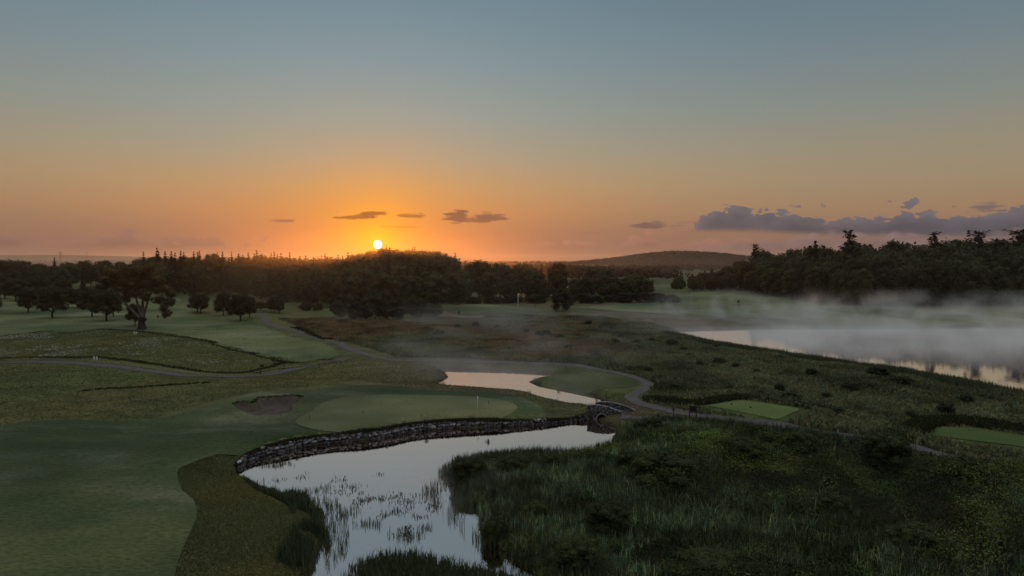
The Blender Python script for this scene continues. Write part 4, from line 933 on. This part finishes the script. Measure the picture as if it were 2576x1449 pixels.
poly([(650, 1245), (700, 1235), (770, 1250), (820, 1300), (830, 1370), (810, 1400), (760, 1460), (700, 1470), (740, 1400), (770, 1340), (740, 1290), (690, 1262)], 3800, .4, 1.2, .05, .32, 3, .46)
poly([(720, 1280), (790, 1290), (815, 1340), (800, 1400), (740, 1480), (690, 1450), (750, 1360)], 2600, .8, 1.9, .05, .3, 3, .5)
poly([(1100, 1195), (1150, 1160), (1300, 1140), (1450, 1140), (1540, 1125), (1530, 1140), (1300, 1165), (1170, 1190), (1140, 1215)], 3500, .6, 1.5, .035, .12, 2)
poly([(1060, 1240), (1130, 1200), (1190, 1290), (1220, 1360), (1280, 1400), (1240, 1410), (1160, 1330), (1100, 1280)], 900, .7, 1.7, .035, .2, 2, .5)
poly([(790, 1250), (850, 1260), (880, 1330), (870, 1400), (820, 1430), (800, 1330)], 330, .4, 1.1, .035, .3, 2)
poly([(610, 1205), (640, 1222), (700, 1246), (760, 1265), (750, 1282), (700, 1262), (640, 1238)], 2600, .25, .7, .05, .35, 3)
for a in [(690, 1172, 60, .9, .3, .3, .6), (717, 1166, 40, .6, .3, .3, .6), (645, 1215, 25, .6, .5, .3, .6), (770, 1237, 30, .5, .3, .3, .7), (803, 1232, 40, .6, .5, .3, .7), (909, 1241, 12, .3, .15, .25, .4), (972, 1112 + 12, 12, .12, .1, .3, .5), (1037, 1100, 14, .12, .1, .3, .5), (1072, 1110, 14, .12, .1, .3, .5), (1228, 1112, 24, .15, .12, .3, .8), (748, 1156, 12, .25, .1, .2, .35),
          (1115, 945, 60, .5, .8, .3, .9), (1108, 966, 50, .6, .5, .3, .8), (1345, 958, 20, .3, .2, .4, .8), (1405, 985, 12, .2, .1, .4, .9), (1330, 990, 14, .2, .1, .4, .9), (1270, 984, 40, 1.2, .2, .3, .7), (1490, 1018, 60, 1.5, .4, .2, .5), (1500, 1010, 14, .2, .2, .8, 1.2), (1030, 1350, 60, .8, .3, .4, 1.1), (1070, 1330, 30, .4, .3, .3, .9), (985, 1290, 30, .6, .3, .2, .5), (880, 1290, 40, .5, .5, .4, .9), (925, 1320, 60, .8, .3, .4, .9)]:
    clump(*a)
M_PREED = m_tint('pond_reeds', (.072, .096, .050), .3, .8, .15, scale=.6)
tag(mb.obj('pond_reeds', M_PREED), 'dark reeds standing in and around the shallow near pond', 'reeds', kind='stuff')
# floating and upstanding pond plants in loose rafts
mb = MB(); r = np.random.default_rng(3)
for px, py, n, sx, sy in [(893, 1229, 20, .35, .5), (838, 1211, 14, .3, .7), (866, 1206, 8, .2, .3), (957, 1195, 8, .3, .2), (1175, 1190, 14, .5, .2), (1170, 1202, 44, .9, .3), (1158, 1218, 14, .3, .3), (1130, 1226, 10, .3, .3), (985, 1250, 50, .9, .4), (1030, 1262, 45, .9, .4), (1010, 1285, 30, .6, .5), (1048, 1245, 10, .4, .3), (930, 1256, 50, .8, .3), (960, 1300, 14, .4, .3), (1090, 1275, 26, .5, .4), (1100, 1240, 16, .3, .5), (1118, 1215, 16, .3, .6), (870, 1225, 24, .6, .3), (845, 1240, 18, .7, .4), (1140, 1256, 16, .4, .3), (900, 1270, 20, .5, .5), (1020, 1330, 20, .5, .3), (1060, 1300, 16, .5, .3), (1010, 1345, 20, .6, .3), (700, 1210, 12, .5, .4), (760, 1200, 14, .4, .4)]:
    cx, cy = at(px, py, 0); x = cx + r.normal(0, sx, n * 2); y = cy + r.normal(0, sy * 1.6, n * 2)
    blades(mb, x, y, np.full(len(x), 0.0), r.uniform(.12, .32, len(x)), np.full(len(x), .06), .6, 1, r=r)
M_WEED = m_tint('pondweed', (.030, .032, .022), .3, .8)
tag(mb.obj('pondweed', M_WEED), 'loose rafts of small upright pond plants on the open water', 'water plants', kind='stuff')

# scattered individual shrubs
SHR = [tree_meshes(12, 10, .2, 34, .38, .95, 500 + k, 'round', .15, M_BUSHL, forks=3, tintv=.45) for k in range(4)]
MSHR = [tree_meshes(13, 10, .1, 22, 1.0, .9, 520 + k, 'round', .15, M_MBUSH, forks=2, tintv=.4) for k in range(3)]
for i, (px, py, wpx, hpx, lb) in enumerate([(1530, 1335, 120, 70, 'large dark willow scrub in the middle of the reedbed right of the pond'), (1670, 1235, 190, 90, 'biggest blackish scrub mound right of the pond'), (1590, 1190, 90, 55, 'olive scrub mound left of the biggest one'), (1870, 1165, 120, 60, 'olive scrub mound below the bright tee'), (2230, 1170, 130, 75, 'dark scrub mound below the second tee'), (2420, 1205, 120, 55, 'wide dark scrub low at the right'),
        (1180, 1200, 95, 50, 'scrub at the water edge where the mist lies'), (1290, 1190, 90, 42, 'scrub bush on the shore with leggy top shoots'), (1400, 1180, 80, 38, 'olive scrub bush right of the leggy one'), (1730, 1105, 70, 32, 'small leafy mound below the notice board'), (1450, 1420, 120, 60, 'dark scrub at the bottom of view'), (1800, 1440, 200, 45, 'pale topped scrub at the bottom edge'), (2080, 1290, 120, 50, 'scrub mound lost in the reeds at the right'),
        (2300, 1380, 150, 60, 'dark scrub near the bottom right corner'), (2500, 1330, 120, 60, 'scrub at the right edge of view'), (2020, 1130, 80, 42, 'dark bush beside the path below the tee'), (1950, 1120, 80, 34, 'leafy bush beside the path'), (1350, 1300, 80, 40, 'reddish dark scrub in the reeds'), (1245, 1370, 70, 60, 'scrub leaning over the lower pond shore')]):
    x, y, z = P3(px, py, .5); plant_tree('scrub_bush', SHR[i % 4], x, y, i * 1.7, wpx / F * y / 12, hpx / F * y / 10 * 1.15, lb, 'scrub bushes around the near pond', 'bush', z=z - .15)
ms = [(1197, 822), (1150, 828), (1250, 826), (1325, 838), (1358, 845), (1375, 842), (1410, 850), (1480, 818), (1105, 845), (1510, 825), (1340, 816), (1545, 862), (1560, 850), (1600, 864), (1640, 858), (1550, 864), (1690, 868), (1720, 880), (1735, 900), (1760, 920), (1810, 915), (1870, 900), (1905, 940), (1840, 978), (1700, 985), (1960, 985), (1990, 1010), (2040, 945), (2080, 1000), (2140, 985), (2211, 950), (2270, 970), (2330, 1000), (2430, 1015), (2480, 1005), (2380, 1040), (2200, 1050), (2110, 1045), (2290, 1050), (1660, 960), (1630, 940), (1800, 880), (1850, 925), (1500, 900), (1430, 880), (1280, 880), (2540, 1030), (2040, 1055), (1610, 1080), (1645, 1075), (1700, 1068), (2340, 955), (2100, 960)]
r = np.random.default_rng(4)
for i, (px, py) in enumerate(ms):
    x, y, z = P3(px, py); s = r.uniform(.5, 1.5) if px != 2211 else 2.0
    lb = 'squarish dark bush standing alone near the lake reeds' if px == 2211 else 'small dark shrub scattered in the marsh grass'
    plant_tree('marsh_shrub', MSHR[i % 3], x, y, i * 1.1, s * .16 * r.uniform(.8, 1.5), s * .13, lb, None if px == 2211 else 'small shrubs scattered over the marsh', 'bush', z=z - .05)

# ------------------------------------------------------------------ mist and haze
def m_vol(name, dens, color=(.9, .92, .95), aniso=.3, noise=None, thr=(.45, .75), ztop=6.0, zpow=1.0, centre=None, rad=None, step=1.0):
    m = mat(name); g = NT(m.node_tree); v = g.n('ShaderNodeVolumePrincipled'); v.inputs['Color'].default_value = (*color, 1); v.inputs['Anisotropy'].default_value = aniso
    if noise is None: v.inputs['Density'].default_value = dens
    else:
        pos = g.n('ShaderNodeNewGeometry').outputs['Position']; mp = g.n('ShaderNodeMapping'); g.l(pos, mp.inputs[0]); mp.inputs['Scale'].default_value = noise
        n = g.ss(g.noise(mp.outputs[0], 1.0, 3, .6), *thr); sx = g.n('ShaderNodeSeparateXYZ'); g.l(pos, sx.inputs[0])
        z = g.m('SUBTRACT', 1.0, g.m('DIVIDE', sx.outputs[2], ztop), clamp=True); z = g.m('POWER', z, zpow)
        d = g.m('MULTIPLY', g.m('MULTIPLY', n, z), dens)
        if centre:
            ex = g.m('DIVIDE', g.m('SUBTRACT', sx.outputs[0], centre[0]), rad[0]); ey = g.m('DIVIDE', g.m('SUBTRACT', sx.outputs[1], centre[1]), rad[1])
            e = g.m('SUBTRACT', 1.0, g.m('ADD', g.m('MULTIPLY', ex, ex), g.m('MULTIPLY', ey, ey)), clamp=True)
            d = g.m('MULTIPLY', d, g.ss(e, 0, .6))
        g.l(d, v.inputs['Density'])
    o = g.n('ShaderNodeOutputMaterial'); g.l(v.outputs[0], o.inputs['Volume']); m.cycles.volume_step_rate = step
    return m
def volbox(name, lo, hi, m, label=None):
    mb = MB(); c = [(a + b) / 2 for a, b in zip(lo, hi)]; box(mb, c, [b - a for a, b in zip(lo, hi)]); o = mb.obj(name, m)
    tag(o, label, 'mist' if label else None, kind='stuff'); return o
def mist(name, x0, x1, y0, y1, zt, dens, ns, thr, label, zpow=1.0, aniso=.3, color=(.9, .92, .95), step=.35):
    c = ((x0 + x1) / 2, (y0 + y1) / 2)
    volbox(name, (x0, y0, -.5), (x1, y1, zt), m_vol(name, dens, color, aniso, ns, thr, zt, zpow, c, ((x1 - x0) / 2, (y1 - y0) / 2), step), label)
mist('lake_mist', 25, 400, 130, 352, 4.5, .062, (.04, .022, .05), (.34, .68), 'pale mist lying over the lake', 1.3, .2, step=.3)
mist('mist_wisps', 35, 300, 190, 350, 13.0, .070, (.06, .035, .05), (.52, .68), 'taller wisps of mist curling up over the lake', 1.3, .25, step=.2)
mist('marsh_mist', -60, 170, 205, 330, 6.0, .030, (.035, .04, .10), (.42, .68), 'thin mist drifting across the far marsh', 1.5, .4, step=.3)
mist('pond_mist', -45, 48, 112, 235, 8.0, .036, (.05, .045, .08), (.46, .68), 'faint mist rising off the upper pond', 1.3, .55, step=.25)
mist('bush_mist', -75, 10, 235, 300, 9.0, .020, (.05, .05, .06), (.42, .65), 'brownish mist in front of the willow bushes', 1.3, .65, step=.3)
mist('shore_mist', -16, 4, 66, 84, 2.6, .12, (.16, .16, .4), (.45, .7), 'wisp of mist at the reed edge of the near pond', 1.2, .3)
mist('plain_haze', -1700, -110, 480, 2700, 40, .0011, (.004, .004, .01), (.1, .5), 'pale haze settled over the left plain', 1.4, .4, (.95, .88, .85), .8)
mist('valley_haze', 70, 560, 500, 1900, 62, .0004, (.006, .006, .02), (.2, .6), 'pale haze in the valley before the far hill', 2.4, .4, (.95, .88, .85), .8)
mist('added_glow_haze', -190, 50, 228, 660, 44, .0014, (.01, .01, .02), (.15, .6), 'thin warm tinted haze added before the central wood for a sun glow', .7, .86, (1, .72, .5), .8)  # volume put in for its orange glow, warmth set in its colour
volbox('haze', (-9000, -300, -6), (9000, 12600, 112), m_vol('haze', .000065, (.95, .88, .84), .7))

# ------------------------------------------------------------------ sky, sun
SAZ, SEL = azel(950, 615)
w = bpy.data.worlds.new('World'); SC.world = w; w.use_nodes = True; w.node_tree.nodes.clear(); g = NT(w.node_tree)
v = g.n('ShaderNodeTexCoord').outputs['Generated']; sx = g.n('ShaderNodeSeparateXYZ'); g.l(v, sx.inputs[0])
D = 180 / math.pi
el = g.m('MULTIPLY', g.m('ARCSINE', sx.outputs[2]), D); az = g.m('MULTIPLY', g.m('ARCTAN2', sx.outputs[0], sx.outputs[1]), D)
def ramp(fac, stops, top):
    r = g.n('ShaderNodeValToRGB'); g.l(g.m('DIVIDE', fac, top, clamp=True), r.inputs[0]); e = r.color_ramp.elements
    r.color_ramp.interpolation = 'B_SPLINE' if False else 'EASE'
    r.color_ramp.interpolation = 'LINEAR'
    while len(e) < len(stops): e.new(.5)
    for k, (p, c) in enumerate(stops): e[k].position = p / top; e[k].color = (*lin(c), 1)
    return r.outputs[0]
sunr = ramp(el, [(0, (180, 100, 74)), (2, (190, 114, 76)), (4, (194, 130, 80)), (6, (182, 142, 98)), (8.4, (162, 148, 124)), (11.6, (143, 149, 141)), (16, (123, 142, 147)), (20.6, (106, 130, 142)), (27, (104, 124, 136)), (40, (182, 184, 184)), (60, (206, 206, 202))], 60)  # both ramps: unseen upper sky brightened to light the ground
farr = ramp(el, [(0, (112, 88, 84)), (2, (136, 104, 86)), (4, (150, 120, 92)), (6, (148, 130, 104)), (8.4, (142, 132, 112)), (11.6, (124, 130, 124)), (16, (106, 122, 129)), (20.6, (92, 113, 125)), (27, (98, 112, 122)), (40, (182, 184, 184)), (60, (206, 206, 202))], 60)
da = g.m('SUBTRACT', az, SAZ); da = g.m('ABSOLUTE', da)
wsun = g.m('EXPONENT', g.m('MULTIPLY', g.m('POWER', g.m('DIVIDE', da, g.m('MULTIPLY_ADD', g.ss(el, .5, 8.0), 14.0, 10.5)), 2.0), -1.0))
col = g.mix(wsun, farr, sunr)
SD = Vector((math.sin(math.radians(SAZ)) * math.cos(math.radians(SEL)), math.cos(math.radians(SAZ)) * math.cos(math.radians(SEL)), math.sin(math.radians(SEL))))
dp = g.n('ShaderNodeVectorMath', operation='DOT_PRODUCT'); g.l(v, dp.inputs[0]); dp.inputs[1].default_value = SD
ang = g.m('MULTIPLY', g.m('ARCCOSINE', g.m('MINIMUM', dp.outputs['Value'], 1.0)), D)
au = g.m('MULTIPLY', g.m('EXPONENT', g.m('DIVIDE', ang, -3.1)), 1.1, clamp=True)
col = g.mix(au, col, (1.08, .36, .0))
au2 = g.m('MULTIPLY', g.m('EXPONENT', g.m('DIVIDE', ang, -1.3)), .8, clamp=True)
col = g.mix(au2, col, (1.4, .60, .0))
# clouds
cv = g.n('ShaderNodeCombineXYZ'); g.l(az, cv.inputs[0]); g.l(g.m('MULTIPLY', el, 2.0), cv.inputs[1])
puff = g.noise(cv.outputs[0], 1.0, 6, .58); puff2 = g.noise(cv.outputs[0], .35, 5, .55); cau = []
for sc_ in (.75, 1.9, 4.5):
    vr = g.n('ShaderNodeTexVoronoi', feature='SMOOTH_F1'); vr.inputs['Scale'].default_value = sc_; vr.inputs['Smoothness'].default_value = .25; vm = g.n('ShaderNodeVectorMath', operation='ADD'); g.l(cv.outputs[0], vm.inputs[0]); wn = g.n('ShaderNodeTexNoise'); g.l(cv.outputs[0], wn.inputs['Vector']); wn.inputs['Scale'].default_value = 1.3; wn.inputs['Detail'].default_value = 4; ws = g.n('ShaderNodeVectorMath', operation='SCALE'); g.l(wn.outputs['Color'], ws.inputs[0]); ws.inputs[3].default_value = .9; g.l(ws.outputs[0], vm.inputs[1]); g.l(vm.outputs[0], vr.inputs['Vector']); cau.append(vr.outputs['Distance'])
puffy = g.m('SUBTRACT', .62, g.m('ADD', g.m('ADD', g.m('MULTIPLY', cau[0], .7), g.m('MULTIPLY', cau[1], .3)), g.m('MULTIPLY', cau[2], .14)))
streak = g.n('ShaderNodeCombineXYZ'); g.l(g.m('MULTIPLY', az, .35), streak.inputs[0]); g.l(g.m('MULTIPLY', el, 4.5), streak.inputs[1]); stk = g.noise(streak.outputs[0], 1.0, 4, .55)
def prof(pts):     # profile over azimuth, elevation in degrees
    r = g.n('ShaderNodeFloatCurve'); c = r.mapping.curves[0]; P = sorted(azel(a, b) for a, b in pts)
    while len(c.points) < len(P): c.points.new(.5, .5)
    for k, (a, e) in enumerate(P): c.points[k].location = ((a + 45) / 90, e / 10)
    r.mapping.update(); g.l(g.m('DIVIDE', g.m('ADD', az, 45), 90), r.inputs['Value']); return g.m('MULTIPLY', r.outputs[0], 10)
def bank(top, bot, amp, amt, c, soft=.22, botsoft=.5):
    t = g.m('ADD', prof(top), g.m('ADD', g.m('MULTIPLY', puffy, amp * .55), g.m('MULTIPLY', g.m('SUBTRACT', puff2, .5), amp * .7)))
    a = g.ss(g.m('SUBTRACT', t, el), 0, soft); b = g.ss(g.m('SUBTRACT', el, prof(bot)), -.1, botsoft)
    dp_ = g.m('SUBTRACT', t, el); sh = g.m('ADD', g.m('MULTIPLY', puffy, 1.3), g.m('SUBTRACT', .75, g.m('MULTIPLY', dp_, .5)), clamp=True)
    return g.m('MULTIPLY', g.m('MULTIPLY', a, b), amt), g.mix(sh, tuple(q * .74 for q in c), tuple(q * w for q, w in zip(c, (1.95, 1.6, 1.35))))
layers = [bank([(0, 590), (60, 600), (200, 598), (300, 594), (350, 592), (450, 598), (560, 608), (640, 616), (700, 622), (720, 640), (2576, 640)], [(0, 625), (400, 628), (690, 626), (2576, 640)], 3.4, .95, lin((104, 84, 82)), .3, .4),
          bank([(0, 650), (1240, 640), (1330, 618), (1480, 610), (1600, 602), (1640, 585), (1660, 604), (1760, 606), (1900, 600), (2200, 610), (2576, 600)], [(0, 650), (1330, 622), (1600, 625), (2576, 640)], 3.2, .7, lin((122, 92, 88)), .3, .4),
          bank([(0, 640), (1720, 612), (1755, 566), (1790, 538), (1845, 522), (1900, 536), (1960, 530), (2010, 528), (2060, 546), (2120, 552), (2200, 548), (2260, 528), (2310, 522), (2370, 536), (2440, 538), (2500, 534), (2576, 528)], [(0, 640), (1700, 588), (1850, 586), (2050, 595), (2576, 605)], 4.6, .93, lin((74, 79, 94)), .24, .5),
          bank([(0, 650), (1600, 640), (1800, 610), (2000, 592), (2200, 590), (2576, 580)], [(0, 655), (1800, 640), (2576, 650)], 2.0, .85, lin((98, 88, 95)), .6, .9)]
for a, c in layers: col = g.mix(a, col, c)
def puffcloud(px, py, wx, wy, c, amt=.8, na=1.4):
    a0, e0 = azel(px, py); k = 180 / math.pi / F
    u = g.m('POWER', g.m('DIVIDE', g.m('SUBTRACT', az, a0), wx * k), 2.0); vv = g.m('POWER', g.m('DIVIDE', g.m('SUBTRACT', el, e0), wy * k), 2.0)
    s = g.m('ADD', g.m('SUBTRACT', 1.0, g.m('ADD', u, vv)), g.m('ADD', g.m('MULTIPLY', puffy, na * 1.1), g.m('MULTIPLY', g.m('SUBTRACT', stk, .5), na * 2.2)))
    return g.m('MULTIPLY', g.ss(s, 0, .9), amt), lin(c)
for a in [(900, 546, 56, 8, (140, 76, 32), .9), (945, 539, 34, 9, (140, 76, 34), .9), (1035, 543, 44, 8, (150, 84, 44), .85), (1150, 545, 36, 17, (106, 68, 60), .92), (1232, 546, 46, 14, (116, 76, 66), .92), (1190, 553, 60, 8, (118, 76, 64), .85), (707, 556, 30, 4.5, (130, 88, 72)), (1645, 566, 56, 12, (100, 80, 78), .9), (2492, 521, 30, 14, (104, 90, 92), .85), (1500, 585, 110, 3, (140, 100, 84), .6), (1725, 560, 40, 3, (130, 98, 84), .6), (1020, 571, 60, 3, (205, 110, 40), .5), (1745, 584, 50, 3, (140, 100, 88), .6)]:
    m_, c_ = puffcloud(*a); col = g.mix(m_, col, c_)
# sun disc, real Nishita scattering added faintly
disc = g.m('SUBTRACT', 1.0, g.ss(ang, .28, .33))
col = g.mix(disc, col, (14, 12.5, 8))
bg = g.n('ShaderNodeBackground'); g.l(col, bg.inputs[0]); bg.inputs[1].default_value = 1.0
ns = g.n('ShaderNodeTexSky'); ns.sky_type = 'NISHITA'; ns.sun_disc = False; ns.sun_elevation = math.radians(SEL); ns.sun_rotation = math.radians(SAZ)
b2 = g.n('ShaderNodeBackground'); g.l(ns.outputs[0], b2.inputs[0]); b2.inputs[1].default_value = .004
ad = g.n('ShaderNodeAddShader'); g.l(bg.outputs[0], ad.inputs[0]); g.l(b2.outputs[0], ad.inputs[1]); o = g.n('ShaderNodeOutputWorld'); g.l(ad.outputs[0], o.inputs['Surface'])
w.cycles.sampling_method = 'MANUAL'; w.cycles.sample_map_resolution = 1024
sun = bpy.data.lights.new('sun', 'SUN'); sun.energy = .8; sun.angle = math.radians(.6); sun.color = (1, .34, .05)
so = bpy.data.objects.new('sun', sun); COL.objects.link(so); so.rotation_euler = SD.to_track_quat('Z', 'Y').to_euler()

# ------------------------------------------------------------------ camera and render
cam = bpy.data.cameras.new('camera'); co = bpy.data.objects.new('camera', cam); COL.objects.link(co); SC.camera = co
co.location = (0, 0, H); co.rotation_euler = (math.pi / 2 - PITCH, 0, 0); cam.sensor_width = 36; cam.lens = 36 * F / 2576; cam.clip_end = 30000; cam.clip_start = .5
SC.view_settings.view_transform = 'Standard'; SC.view_settings.look = 'None'; SC.view_settings.exposure = .14; SC.view_settings.gamma = 1
c = SC.cycles; c.use_denoising = True; c.max_bounces = 5; c.diffuse_bounces = 2; c.glossy_bounces = 2; c.transmission_bounces = 2; c.volume_bounces = 1; c.transparent_max_bounces = 6; c.volume_max_steps = 256
c.sample_clamp_indirect = 3.0; c.use_light_tree = True
